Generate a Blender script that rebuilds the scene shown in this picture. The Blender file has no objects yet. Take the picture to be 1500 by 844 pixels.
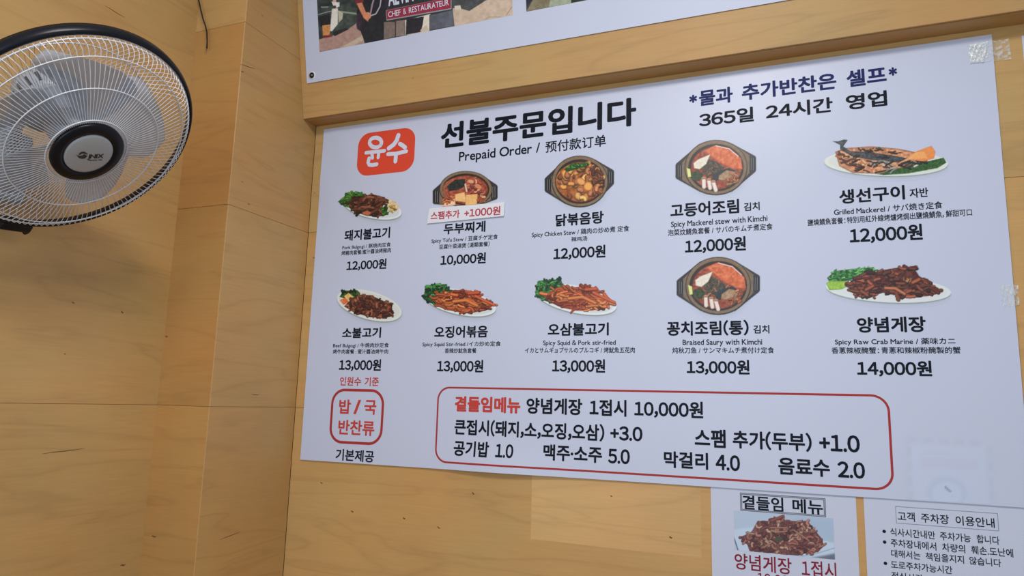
import bpy, bmesh, math, random
import numpy as np
from mathutils import Vector, Matrix

# ------------------------------------------------------------------ camera, world, lights, exposure
ZO = 2.375                      # height of the menu sheet's top edge above the floor (metres)
F_PX, YAW, PITCH, ROLL = 1049.264, -0.388794, 0.1604143, 0.0270483
CAM = np.array([1.3560264, -1.7395833, -0.8251814 + ZO])
scene = bpy.context.scene
C = scene.collection

def cam_axes():
    cy, sy, cp, sp = math.cos(YAW), math.sin(YAW), math.cos(PITCH), math.sin(PITCH)
    f = np.array([sy*cp, cy*cp, sp]); rt = np.array([cy, -sy, 0.0]); up = np.cross(rt, f)
    cr, sr = math.cos(ROLL), math.sin(ROLL)
    return rt*cr + up*sr, up*cr - rt*sr, f
RT, UP, FW = cam_axes()
cd = bpy.data.cameras.new('camera'); cam = bpy.data.objects.new('camera', cd); C.objects.link(cam)
cd.sensor_width = 36.0; cd.lens = F_PX*36.0/1500.0; cd.clip_start = 0.02; cd.clip_end = 50
cam.matrix_world = Matrix(((RT[0], UP[0], -FW[0], CAM[0]), (RT[1], UP[1], -FW[1], CAM[1]),
                           (RT[2], UP[2], -FW[2], CAM[2]), (0, 0, 0, 1)))
scene.camera = cam

wd = bpy.data.worlds.new('world'); scene.world = wd; wd.use_nodes = True
bg = wd.node_tree.nodes['Background']
bg.inputs[0].default_value = (0.80, 0.89, 1.0, 1); bg.inputs[1].default_value = 0.50

def area_lamp(name, loc, target, sx, sy, power, col):
    l = bpy.data.lights.new(name, 'AREA'); l.shape = 'RECTANGLE'; l.size = sx; l.size_y = sy
    l.energy = power; l.color = col
    o = bpy.data.objects.new(name, l); C.objects.link(o); o.location = loc
    o.rotation_euler = (Vector(target)-Vector(loc)).to_track_quat('-Z', 'Y').to_euler()
    return o
area_lamp('ceiling_panel_lamp', (1.15, -1.50, 3.04), (0.9, -1.3, 0), 0.60, 0.30, 26, (1.0, 0.98, 0.96))
area_lamp('shop_window_daylight', (0.7, -3.3, 1.8), (0.3, 0.0, 1.7), 1.8, 1.4, 25, (0.72, 0.86, 1.0))

scene.view_settings.view_transform = 'Standard'; scene.view_settings.look = 'None'
scene.view_settings.gamma = 1.0; scene.view_settings.use_curve_mapping = False
scene.view_settings.exposure = 0.0
cy_ = getattr(scene, 'cycles', None)

# ------------------------------------------------------------------ small helpers
def lin(c):
    out = []
    for v in c[:3]:
        v = v/255.0
        out.append(v/12.92 if v <= 0.04045 else ((v+0.055)/1.055)**2.4)
    return np.array(out)
PAPER = np.array([0.60, 0.645, 0.81])              # vinyl white, slightly cool
REF = lin((178, 184, 202))
def alb(c):                                        # ink colour relative to the white of the sheet
    return np.clip(lin(c)/REF*PAPER, 0.004, 0.95)

def principled(name, col=(0.8, 0.8, 0.8), rough=0.5, metal=0.0, spec=0.5, **kw):
    m = bpy.data.materials.new(name); m.use_nodes = True
    p = m.node_tree.nodes['Principled BSDF']
    p.inputs['Base Color'].default_value = (*col, 1); p.inputs['Roughness'].default_value = rough
    p.inputs['Metallic'].default_value = metal; p.inputs['Specular IOR Level'].default_value = spec
    for k, v in kw.items():
        p.inputs[k.replace('_', ' ')].default_value = v
    return m

def link(name, me, mat=None, parent=None, smooth=False):
    o = bpy.data.objects.new(name, me); C.objects.link(o)
    if mat is not None:
        for mm in (mat if isinstance(mat, (list, tuple)) else [mat]): me.materials.append(mm)
    if parent is not None: o.parent = parent
    if smooth: me.polygons.foreach_set('use_smooth', [True]*len(me.polygons))
    return o

def mesh(name, verts, faces):
    me = bpy.data.meshes.new(name); me.from_pydata([tuple(map(float, v)) for v in verts], [], faces); me.update()
    return me

def thing(name, label, cat, loc=(0, 0, 0), group=None):
    o = bpy.data.objects.new(name, None); C.objects.link(o); o.location = loc
    o.empty_display_size = 0.05
    o['label'] = label; o['category'] = cat
    if group: o['group'] = group
    return o
def tag(o, label, cat, group=None):
    o['label'] = label; o['category'] = cat
    if group: o['group'] = group
    return o
def structure(name, me, mat=None):
    o = link(name, me, mat); o['kind'] = 'structure'; return o

def box_mesh(name, lo, hi, bev=0.0):
    bm = bmesh.new(); bmesh.ops.create_cube(bm, size=1.0)
    lo = np.array(lo, float); hi = np.array(hi, float)
    for v in bm.verts: v.co = Vector((lo+hi)/2 + np.array(v.co)*(hi-lo))
    if bev: bmesh.ops.bevel(bm, geom=bm.edges[:], offset=bev, segments=2, profile=0.6, affect='EDGES')
    me = bpy.data.meshes.new(name); bm.to_mesh(me); bm.free(); return me

def frame_from(n):
    n = np.array(n, float); n /= np.linalg.norm(n)
    u = np.cross([0, 0, 1.0], n); u /= np.linalg.norm(u)
    return u, np.cross(n, u), n

def lathe(name, prof, seg=64, closed=False):
    """prof: list of (radius, height) turned about local Z."""
    verts, faces = [], []
    for r, h in prof:
        for k in range(seg):
            a = 2*math.pi*k/seg; verts.append((r*math.cos(a), r*math.sin(a), h))
    n = len(prof)
    for i in range(n if closed else n-1):
        j = (i+1) % n
        for k in range(seg):
            k2 = (k+1) % seg
            faces.append((i*seg+k, i*seg+k2, j*seg+k2, j*seg+k))
    me = mesh(name, verts, faces)
    bm = bmesh.new(); bm.from_mesh(me); bmesh.ops.remove_doubles(bm, verts=bm.verts, dist=1e-6)
    bmesh.ops.recalc_face_normals(bm, faces=bm.faces); bm.to_mesh(me); bm.free()
    return me

def tube(name, pts, r, seg=6, closed=False):
    pts = [np.array(p, float) for p in pts]; n = len(pts); verts, faces = [], []
    prev = None
    for i, p in enumerate(pts):
        a = pts[(i-1) % n] if (closed or i > 0) else p
        b = pts[(i+1) % n] if (closed or i < n-1) else p
        t = b-a; t /= np.linalg.norm(t)
        if prev is None:
            ref = np.array([0, 0, 1.0]) if abs(t[2]) < 0.9 else np.array([1.0, 0, 0])
            u = np.cross(t, ref)
        else:
            u = prev - t*(prev@t)
        u /= np.linalg.norm(u); prev = u; v = np.cross(t, u)
        for k in range(seg):
            an = 2*math.pi*k/seg; verts.append(p + r*(math.cos(an)*u + math.sin(an)*v))
    for i in range(n if closed else n-1):
        j = (i+1) % n
        for k in range(seg):
            faces.append((i*seg+k, i*seg+(k+1) % seg, j*seg+(k+1) % seg, j*seg+k))
    if not closed:
        faces.append(tuple(reversed(range(seg)))); faces.append(tuple((n-1)*seg+k for k in range(seg)))
    return mesh(name, verts, faces)

# ------------------------------------------------------------------ materials
def wood(name, tone, axis='X', grain=1.0, lift=1.0):
    """Birch plywood: long flat cathedral figure, fine fibre lines and a few pin knots."""
    m = bpy.data.materials.new(name); m.use_nodes = True; nt = m.node_tree; N = nt.nodes; L = nt.links
    p = N['Principled BSDF']
    geo = N.new('ShaderNodeNewGeometry'); oi = N.new('ShaderNodeObjectInfo')
    off = N.new('ShaderNodeVectorMath'); off.operation = 'SCALE'
    comb = N.new('ShaderNodeCombineXYZ'); 
    for k in range(3): comb.inputs[k].default_value = 1.0
    L.new(comb.outputs[0], off.inputs[0]); 
    mul = N.new('ShaderNodeMath'); mul.operation = 'MULTIPLY'; mul.inputs[1].default_value = 37.0
    L.new(oi.outputs['Random'], mul.inputs[0]); L.new(mul.outputs[0], off.inputs['Scale'])
    add = N.new('ShaderNodeVectorMath'); add.operation = 'ADD'
    L.new(geo.outputs['Position'], add.inputs[0]); L.new(off.outputs[0], add.inputs[1])
    def mapped(s):
        mp = N.new('ShaderNodeMapping'); mp.inputs['Scale'].default_value = s
        L.new(add.outputs[0], mp.inputs[0]); return mp.outputs[0]
    along = (1.1, 9.0, 9.0) if axis == 'X' else (9.0, 1.1, 9.0)
    n1 = N.new('ShaderNodeTexNoise'); n1.inputs['Scale'].default_value = 1.0; n1.inputs['Detail'].default_value = 3
    n1.inputs['Distortion'].default_value = 0.6
    L.new(mapped(along), n1.inputs['Vector'])
    m2 = N.new('ShaderNodeMath'); m2.operation = 'MULTIPLY'; m2.inputs[1].default_value = 16.0
    L.new(n1.outputs[0], m2.inputs[0])
    sn = N.new('ShaderNodeMath'); sn.operation = 'SINE'; L.new(m2.outputs[0], sn.inputs[0])
    n2 = N.new('ShaderNodeTexNoise'); n2.inputs['Scale'].default_value = 1.0; n2.inputs['Detail'].default_value = 6
    fine = (14.0, 260.0, 260.0) if axis == 'X' else (260.0, 14.0, 260.0)
    L.new(mapped(fine), n2.inputs['Vector'])
    n3 = N.new('ShaderNodeTexNoise'); n3.inputs['Scale'].default_value = 2.6; n3.inputs['Detail'].default_value = 3
    L.new(add.outputs[0], n3.inputs['Vector'])
    # value = 1 + a*sin + b*(fine-.5) + c*(broad-.5)
    def term(src, sub, k):
        a = N.new('ShaderNodeMath'); a.operation = 'SUBTRACT'; a.inputs[1].default_value = sub; L.new(src, a.inputs[0])
        b = N.new('ShaderNodeMath'); b.operation = 'MULTIPLY'; b.inputs[1].default_value = k; L.new(a.outputs[0], b.inputs[0])
        return b.outputs[0]
    ab = N.new('ShaderNodeMath'); ab.operation = 'ABSOLUTE'; L.new(sn.outputs[0], ab.inputs[0])
    iv = N.new('ShaderNodeMath'); iv.operation = 'SUBTRACT'; iv.inputs[0].default_value = 1.0; L.new(ab.outputs[0], iv.inputs[1])
    pw = N.new('ShaderNodeMath'); pw.operation = 'POWER'; pw.inputs[1].default_value = 3.0; L.new(iv.outputs[0], pw.inputs[0])
    t1 = term(pw.outputs[0], 0.15, -0.11*grain); t2 = term(n2.outputs[0], 0.5, 0.18*grain); t3 = term(n3.outputs[0], 0.5, 0.35)
    s = N.new('ShaderNodeMath'); s.operation = 'ADD'; L.new(t1, s.inputs[0]); L.new(t2, s.inputs[1])
    s2 = N.new('ShaderNodeMath'); s2.operation = 'ADD'; L.new(s.outputs[0], s2.inputs[0]); L.new(t3, s2.inputs[1])
    s3 = N.new('ShaderNodeMath'); s3.operation = 'ADD'; s3.inputs[1].default_value = 1.0; L.new(s2.outputs[0], s3.inputs[0])
    # pin knots
    vo = N.new('ShaderNodeTexVoronoi'); vo.inputs['Scale'].default_value = 1.0
    vs = (6.0, 11.0, 11.0) if axis == 'X' else (11.0, 6.0, 11.0)
    L.new(mapped(vs), vo.inputs['Vector'])
    kn = N.new('ShaderNodeMapRange'); kn.inputs['From Min'].default_value = 0.012; kn.inputs['From Max'].default_value = 0.035
    kn.inputs['To Min'].default_value = 0.45; kn.inputs['To Max'].default_value = 1.0
    L.new(vo.outputs['Distance'], kn.inputs['Value'])
    mk = N.new('ShaderNodeMath'); mk.operation = 'MULTIPLY'; L.new(s3.outputs[0], mk.inputs[0]); L.new(kn.outputs[0], mk.inputs[1])
    vm = N.new('ShaderNodeVectorMath'); vm.operation = 'SCALE'; vm.inputs[0].default_value = tuple(np.array(tone)*lift)
    L.new(mk.outputs[0], vm.inputs['Scale'])
    # redder and greener veneer zones
    n4 = N.new('ShaderNodeTexNoise'); n4.inputs['Scale'].default_value = 3.7; n4.inputs['Detail'].default_value = 2
    L.new(add.outputs[0], n4.inputs['Vector'])
    cr = N.new('ShaderNodeMix'); cr.data_type = 'RGBA'; cr.inputs['A'].default_value = (1.10, 0.94, 0.86, 1); cr.inputs['B'].default_value = (0.90, 1.05, 1.06, 1)
    L.new(n4.outputs[0], cr.inputs['Factor'])
    vq = N.new('ShaderNodeVectorMath'); vq.operation = 'MULTIPLY'; L.new(vm.outputs[0], vq.inputs[0]); L.new(cr.outputs['Result'], vq.inputs[1])
    L.new(vq.outputs[0], p.inputs['Base Color'])
    p.inputs['Roughness'].default_value = 0.42; p.inputs['Specular IOR Level'].default_value = 0.35
    bp = N.new('ShaderNodeBump'); bp.inputs['Strength'].default_value = 0.06; bp.inputs['Distance'].default_value = 0.002
    L.new(n2.outputs[0], bp.inputs['Height']); L.new(bp.outputs[0], p.inputs['Normal'])
    return m
TONE = np.array([0.575, 0.335, 0.127])
W_X = wood('plywood_grain_along_wall', TONE)
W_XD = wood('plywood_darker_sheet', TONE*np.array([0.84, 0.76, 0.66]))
W_XB = wood('plywood_bleached_sheet', TONE*np.array([0.98, 1.08, 1.16]))
W_F = wood('plywood_fascia_sheet', TONE*np.array([0.93, 0.965, 1.02]))
W_Y = wood('plywood_grain_to_room', TONE*np.array([0.97, 1.0, 1.02]), axis='Y')
W_YC = wood('plywood_side_sheet', TONE*np.array([0.93, 0.92, 0.92]), axis='Y')
CORE = principled('plywood_core', (0.055, 0.028, 0.012), 0.9)
PLASTER = principled('painted_plaster', (0.72, 0.71, 0.69), 0.8)
FLOOR = principled('floor_tile', (0.30, 0.27, 0.24), 0.5)

# ------------------------------------------------------------------ the room shell
A_, B_, D_, E_ = 0.0337956, 0.2114406, 0.3321692, 0.0640425
ZB, Z1, Z2, Z3 = 0.0153260+ZO, 0.1924647+ZO, -0.3261337+ZO, -0.8523946+ZO
TOP = 3.10; XR = 3.9; YF = -3.6
LEAN = math.radians(11.0)
T = 0.009; G = 0.0003

def panel(parent, origin, u, v, u0, u1, v0, v1, mat, label=None, gap=G, thick=T, name='panel'):
    """One plywood sheet: front face on the plane, thin chamfered edge, thickness going back."""
    origin = np.array(origin, float); u = np.array(u, float); v = np.array(v, float); n = np.cross(u, v)
    u0 += gap; u1 -= gap; v0 += gap; v1 -= gap; c = 0.0006
    ring = lambda a, dep: [origin+u*(u0+a)+v*(v0+a)-n*dep, origin+u*(u1-a)+v*(v0+a)-n*dep,
                           origin+u*(u1-a)+v*(v1-a)-n*dep, origin+u*(u0+a)+v*(v1-a)-n*dep]
    vs = ring(c, 0) + ring(0, c) + ring(0, thick)
    fs = [(0, 1, 2, 3), (8, 11, 10, 9)]
    for k in range(4):
        j = (k+1) % 4
        fs.append((4+k, 4+j, j, k)); fs.append((8+k, 8+j, 4+j, 4+k))
    o = link(name, mesh(name, vs, fs), mat, parent)
    if label: o['label'] = label
    return o

floor = structure('floor', box_mesh('floor', (-B_-0.12, YF, -0.1), (XR, 0.12, 0.0)), FLOOR)
ceiling = structure('ceiling', box_mesh('ceiling', (-B_-0.12, YF, TOP), (XR, 0.12, TOP+0.1)), PLASTER)

X_, Z_ = (1, 0, 0), (0, 0, 1)
# wall the menu sheet hangs on (faces -Y)
wall_back = structure('wall_back', box_mesh('wall_back', (-A_, T+0.0002, 0.0), (XR, 0.12, TOP)), CORE)
ZR = ZO-0.325
for x0, x1 in ((-A_, 2.30), (2.30, XR)):
    for zz0, zz1, mt in ((0.0, Z3-1.30, W_X), (Z3-1.30, Z3, W_X), (Z3, ZR, W_X), (ZR, ZB+0.12, W_XB)):
        panel(wall_back, (0, 0, 0), X_, Z_, x0, x1, zz0, zz1, mt)

# raised fascia above it, its face leaning into the room
ez = np.array([0, -math.sin(LEAN), math.cos(LEAN)])
fo = np.array([0, -E_, ZB])
hgt = (TOP-ZB)/math.cos(LEAN)
fv = []
for x in (-A_+0.0005, XR):
    fv += [(x, -E_+T, ZB+T), (x, 0.0-0.0002, ZB+T), (x, -0.0002, TOP), (x, -E_+T-(TOP-ZB)*math.tan(LEAN), TOP)]
upper = structure('wall_upper', mesh('wall_upper', fv, [(0, 1, 2, 3), (7, 6, 5, 4), (0, 4, 5, 1), (1, 5, 6, 2), (2, 6, 7, 3), (3, 7, 4, 0)]), CORE)
panel(upper, fo, X_, ez, -A_, 2.30, 0.0, hgt, W_F, gap=0.0003, thick=0.0088)
panel(upper, fo, X_, ez, 2.30, XR, 0.0, hgt, W_F, gap=0.0003, thick=0.0088)
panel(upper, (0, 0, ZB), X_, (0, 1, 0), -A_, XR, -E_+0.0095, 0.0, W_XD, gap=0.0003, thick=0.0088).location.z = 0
# flip: the soffit must face down
sof = [o for o in upper.children][-1]
for poly in sof.data.polygons: pass
bm = bmesh.new(); bm.from_mesh(sof.data)
for v in bm.verts: v.co.z = ZB + (ZB - v.co.z) if False else v.co.z
for v in bm.verts: v.co.z = 2*ZB - v.co.z
bmesh.ops.reverse_faces(bm, faces=bm.faces); bm.to_mesh(sof.data); bm.free()
sof.name = 'soffit'

# boxed pillar at the corner: front (faces -Y) and right side (faces +X)
pillar = structure('wall_pillar', box_mesh('wall_pillar', (-B_, -D_+T, 0.0), (-A_-T, 0.12, TOP)), CORE)
lv = [0.0, Z3-1.2, Z3, Z2, Z1, TOP]
fm = [W_XD, W_XD, W_XD, W_XD, W_X]; sm_ = [W_YC, W_YC, W_Y, W_YC, W_YC]
for k in range(5):
    panel(pillar, (0, -D_, 0), X_, Z_, -B_-0.0015, -A_-0.0009, lv[k], lv[k+1], fm[k])
    panel(pillar, (-A_, 0, 0), (0, 1, 0), Z_, -D_+0.0004, -0.0004, lv[k], lv[k+1], sm_[k])

# left wall coming towards the camera (faces +X); the fan hangs on it
wall_left = structure('wall_left', box_mesh('wall_left', (-B_-0.12, YF, 0.0), (-B_-T, 0.12, TOP)), CORE)
YL = [YF, -2.77, -1.55, -D_+0.005]
for i in range(3):
    for (za, zb_) in ((0.0, Z3-1.2), (Z3-1.2, Z3), (Z3, TOP)):
        panel(wall_left, (-B_, 0, 0), (0, 1, 0), Z_, YL[i], YL[i+1], za, zb_, W_Y)

# ------------------------------------------------------------------ measuring: photo pixel -> point on a plane, and back
def unproj(px, py, org, nrm):
    v = FW*F_PX + RT*(px-750.0) - UP*(py-422.0)
    t = ((np.array(org)-CAM)@nrm)/(v@nrm)
    return CAM + t*v
def to_px(P):
    v = P-CAM; d = v@FW
    return 750+F_PX*(v@RT)/d, 422-F_PX*(v@UP)/d

class Sheet:
    """Flat print surface: origin, right vector, up vector; relief() gives how far the sheet stands off."""
    def __init__(s, org, u, v, relief=None):
        s.org = np.array(org, float); s.u = np.array(u, float); s.v = np.array(v, float); s.n = np.cross(s.u, s.v)
        s.relief = relief or (lambda a, b: np.zeros_like(a))
    def uv(s, px, py):
        p = unproj(px, py, s.org, s.n) - s.org
        return p@s.u, p@s.v
    def pt(s, a, b, lift=0.0):
        a = np.asarray(a, float); b = np.asarray(b, float)
        h = s.relief(a, b) + lift
        return s.org + a[..., None]*s.u + b[..., None]*s.v + h[..., None]*s.n

def menu_relief(a, b):
    r = 0.0006*np.sin(a*5.1+0.7)*np.sin(b*4.0+1.0) + 0.0004*np.sin(a*11+b*7)
    # slack folds by the upper left corner, and a bottom edge that curls off the wall
    r = r + 0.0012*np.exp(-((a-0.02)/0.10)**2)*np.exp(-((b+0.14)/0.16)**2)*np.sin((a*0.8+b*0.5)*60)
    r = r + 0.010*np.exp(-((a-0.62)/0.13)**2)*np.exp(-((b+1.0)/0.05)**2)
    return r
MENU = Sheet((0, -0.0045, ZO), X_, Z_, menu_relief)
PAPERS = Sheet((0, -0.0012, ZO), X_, Z_)
POST = Sheet(fo + np.array([0, -math.cos(LEAN), -math.sin(LEAN)])*0.0030, X_, ez)

# print material: colour comes from the ink
def ink_material(name, rough=0.38):
    m = principled(name, (0.8, 0.8, 0.8), rough, spec=0.4); nt = m.node_tree
    at = nt.nodes.new('ShaderNodeAttribute'); at.attribute_name = 'ink'
    nt.links.new(at.outputs['Color'], nt.nodes['Principled BSDF'].inputs['Base Color'])
    return m
INK = ink_material('printed_picture')
VINYL = principled('white_vinyl_sheet', tuple(PAPER), 0.38, spec=0.4)
PAPERM = principled('white_office_paper', (0.62, 0.665, 0.81), 0.6, spec=0.3)
def ink(name, c): return principled(name, tuple(alb(c)), 0.5, spec=0.12)
BLACK = ink('black_ink', (16, 20, 30)); NAVY = ink('navy_ink', (28, 36, 86)); RED = ink('red_ink', (176, 62, 54))
DRED = ink('dark_red_ink', (150, 50, 48)); MAROON = ink('maroon_ink', (120, 32, 48)); ORANGE = ink('logo_vermilion', (196, 68, 48))
WHITE = ink('white_ink', (190, 194, 208)); GREY = ink('grey_ink', (92, 98, 108)); CRIMSON = ink('crimson_ink', (128, 36, 58))
GHOST = ink('faded_print', (170, 186, 206)); GHOST2 = ink('faded_print_pink', (177, 178, 200)); GHOST3 = ink('faded_print_grey', (164, 172, 192))

def sheet_mesh(name, S, a0, a1, b0, b1, step, thick=0.0005, clip=None):
    na = max(2, int((a1-a0)/step)); nb = max(2, int((b1-b0)/step))
    a, b = np.meshgrid(np.linspace(a0, a1, na+1), np.linspace(b0, b1, nb+1))
    f = S.pt(a, b).reshape(-1, 3); k = S.pt(a, b, -thick).reshape(-1, 3)
    w = na+1; n = len(f); faces = []
    for j in range(nb):
        for i in range(na):
            q = j*w+i; faces.append((q, q+1, q+w+1, q+w)); faces.append((n+q, n+q+w, n+q+w+1, n+q+1))
    nface = len(faces)
    for i in range(na):
        faces.append((i, n+i, n+i+1, i+1)); q = nb*w+i; faces.append((q, q+1, n+q+1, n+q))
    for j in range(nb):
        q = j*w; faces.append((q, q+w, n+q+w, n+q)); q = j*w+na; faces.append((q, n+q, n+q+w, q+w))
    faces = faces[:nface] + [tuple(i+2*n for i in t) for t in faces[nface:]]
    me = mesh(name, np.vstack([f, k, f, k]), faces)
    me.polygons.foreach_set('use_smooth', [i < nface for i in range(len(me.polygons))])
    bm = bmesh.new(); bm.from_mesh(me); bmesh.ops.delete(bm, geom=[v for v in bm.verts if not v.link_faces], context='VERTS'); bm.to_mesh(me); bm.free()
    return me

# ------------------------------------------------------------------ lettering
_gc = {}
def _char(ch):
    """outline of one character as flat faces, with its own advance width"""
    if ch not in _gc:
        src = chr(ord(ch)+0xFEE0) if ch in '0123456789(),&' else ch
        c = bpy.data.curves.new('letters', 'FONT'); c.body = src; c.resolution_u = 3
        o = bpy.data.objects.new('letters', c); C.objects.link(o)
        bpy.context.view_layer.update()
        me = bpy.data.meshes.new_from_object(o.evaluated_get(bpy.context.evaluated_depsgraph_get()))
        v = np.zeros(len(me.vertices)*3); me.vertices.foreach_get('co', v); v = v.reshape(-1, 3)[:, :2]
        fs = [tuple(p.vertices) for p in me.polygons]
        bpy.data.objects.remove(o); bpy.data.curves.remove(c); bpy.data.meshes.remove(me)
        if ord(ch) < 0x2000 and len(v):
            side = 0.045 if ch in ",.iIl1:'!()·-" else 0.035
            v[:, 0] += side-v[:, 0].min(); adv = v[:, 0].max()+side
        else:
            adv = 0.92 if 0xAC00 <= ord(ch) <= 0xD7A3 else 1.0
            if ch == '：': v[:, 0] += 0.2-v[:, 0].min(); adv = 0.6
        _gc[ch] = (v, fs, adv)
    return _gc[ch]
_gw = {}
def glyphs(body, bold):
    """a word: characters set side by side, thickened by laying shifted copies over each other"""
    if (body, bold) in _gw: return _gw[body, bold]
    V, F, x = [], [], 0.0
    dirs = [(0, 0)]
    if bold > 0.004:
        m = 4 if bold < 0.019 else 8
        dirs = ([(0, 0)] if m == 4 or bold > 0.028 else []) + [(math.cos(2*math.pi*(k+0.5)/m), math.sin(2*math.pi*(k+0.5)/m)) for k in range(m)]
    n = 0
    for ch in body:
        if ch == ' ': x += 0.27; continue
        v, fs, adv = _char(ch)
        for dx, dy in dirs:
            V.append(np.column_stack([v + np.array([x+dx*bold, dy*bold]), np.full(len(v), dirs.index((dx, dy))*4e-5)])); F += [tuple(i+n for i in f) for f in fs]; n += len(v)
        x += adv
    _gw[body, bold] = (np.vstack(V), F); return _gw[body, bold]

def letters(name, S, words, yt, yb, mat, parent, bold=0.014, lift=0.0003, tilt=0.0, label=None):
    """words: (text, left px, right px); yt/yb: top and bottom px of the line at its left end."""
    x0 = words[0][1]
    _, bt = S.uv(x0, yt); a00, bb = S.uv(x0, yb)
    ob = None
    bm_ = (bt+bb)/2
    for w in words:
        txt, xl, xr = w[:3]
        # height on the sheet is shared; find where the word starts and ends along it
        def a_at(px):
            lo, hi = -1.0, 3.0
            for _ in range(40):
                mid = (lo+hi)/2
                if to_px(S.pt(mid, bm_))[0] < px: lo = mid
                else: hi = mid
            return lo
        al, ar = a_at(xl), a_at(xr)
        v, fs = glyphs(txt, bold)
        mn, mx = v.min(0), v.max(0)
        b0, b1 = (bb, bt) if len(w) < 5 else (bb+(bt-bb)*w[3], bb+(bt-bb)*w[4])
        a = al + (v[:, 0]-mn[0])/(mx[0]-mn[0])*(ar-al)
        b = b0 + (v[:, 1]-mn[1])/(mx[1]-mn[1])*(b1-b0) + tilt*(a-a00)
        ob = link(name, mesh(name, S.pt(a, b, lift+v[:, 2]), fs), mat, parent)
        if label: ob['label'] = label
    return ob

def strokes(name, S, lines, wpx, mat, parent, lift=0.0003):
    """brush strokes: px polylines with round ends, one flat mesh."""
    V, Fc = [], []
    for k, ln in enumerate(lines):
        w = wpx
        if isinstance(ln, tuple): ln, w = ln
        P = [np.array(S.uv(*p)) for p in ln]
        sc = np.linalg.norm(np.array(S.uv(ln[0][0]+1, ln[0][1]))-P[0])
        r = w*sc/2; L_, R_ = [], []
        for i, p in enumerate(P):
            t = P[min(i+1, len(P)-1)]-P[max(i-1, 0)]; t /= np.linalg.norm(t); nn = np.array([-t[1], t[0]])
            L_.append(p+nn*r); R_.append(p-nn*r)
        t0 = P[0]-P[1]; t0 /= np.linalg.norm(t0); t1 = P[-1]-P[-2]; t1 /= np.linalg.norm(t1)
        def cap(c, t):
            nn = np.array([-t[1], t[0]])
            return [c + r*(math.cos(a)*nn*-1 + math.sin(a)*t) for a in np.linspace(0, math.pi, 7)[1:-1]]
        o = len(V)
        for i in range(len(P)):
            V.append(S.pt(*L_[i], lift+k*2e-5)); V.append(S.pt(*R_[i], lift+k*2e-5))
        for i in range(len(P)-1): Fc.append((o+2*i, o+2*i+1, o+2*i+3, o+2*i+2))
        for c, t, ia, ib in ((P[0], t0, o, o+1), (P[-1], t1, o+2*len(P)-1, o+2*len(P)-2)):
            cs = cap(c, t); q = len(V)
            V += [S.pt(*x, lift+k*2e-5) for x in cs]
            nn = np.array([-t[1], t[0]])
            Fc.append((ia,)+tuple(range(q, q+len(cs)))+(ib,)) if np.linalg.norm(V[ia]-V[q]) < np.linalg.norm(V[ib]-V[q]) else Fc.append((ib,)+tuple(range(q, q+len(cs)))+(ia,))
    return link(name, mesh(name, V, Fc), mat, parent)

def rr_points(a0, a1, b0, b1, r, n=10):
    out = []
    for cx, cy, s in ((a1-r, b1-r, 0), (a0+r, b1-r, 1), (a0+r, b0+r, 2), (a1-r, b0+r, 3)):
        for k in range(n+1):
            t = math.pi/2*(s+k/n); out.append((cx+r*math.cos(t), cy+r*math.sin(t)))
    return out
def round_rect(name, S, ab, r, w, mat, parent, lift=0.0003):
    a0, a1, b0, b1 = ab
    # subdivide long straight runs so the print follows the sheet
    def dense(pts):
        res = []
        for i, p in enumerate(pts):
            q = pts[(i+1) % len(pts)]; d = math.dist(p, q); m = max(1, int(d/0.02))
            for k in range(m): res.append((p[0]+(q[0]-p[0])*k/m, p[1]+(q[1]-p[1])*k/m))
        return res
    if w is None:
        o = rr_points(a0, a1, b0, b1, r); V = [S.pt(*p, lift) for p in o]
        return link(name, mesh(name, V, [tuple(range(len(V)))]), mat, parent)
    o = rr_points(a0, a1, b0, b1, r); i = rr_points(a0+w, a1-w, b0+w, b1-w, max(r-w, 1e-4))
    V, n = [], 0
    oo, ii = [], []
    for k in range(len(o)):
        q = (k+1) % len(o); m = max(1, int(math.dist(o[k], o[q])/0.02))
        for j in range(m):
            t = j/m; oo.append((o[k][0]*(1-t)+o[q][0]*t, o[k][1]*(1-t)+o[q][1]*t)); ii.append((i[k][0]*(1-t)+i[q][0]*t, i[k][1]*(1-t)+i[q][1]*t))
    n = len(oo); V = [S.pt(*p, lift) for p in oo] + [S.pt(*p, lift) for p in ii]
    return link(name, mesh(name, V, [(k, (k+1) % n, n+(k+1) % n, n+k) for k in range(n)]), mat, parent)

# ------------------------------------------------------------------ printed pictures: a fine grid whose vertices carry ink
rs = np.random.RandomState(7)
def vnoise(x, y, sc, seed):
    r = np.random.RandomState(seed).rand(64, 64)
    x = x/sc; y = y/sc; xi = np.floor(x).astype(int); yi = np.floor(y).astype(int); fx = x-xi; fy = y-yi
    fx = fx*fx*(3-2*fx); fy = fy*fy*(3-2*fy)
    g = lambda i, j: r[i % 64, j % 64]
    return (g(xi, yi)*(1-fx)+g(xi+1, yi)*fx)*(1-fy) + (g(xi, yi+1)*(1-fx)+g(xi+1, yi+1)*fx)*fy

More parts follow.
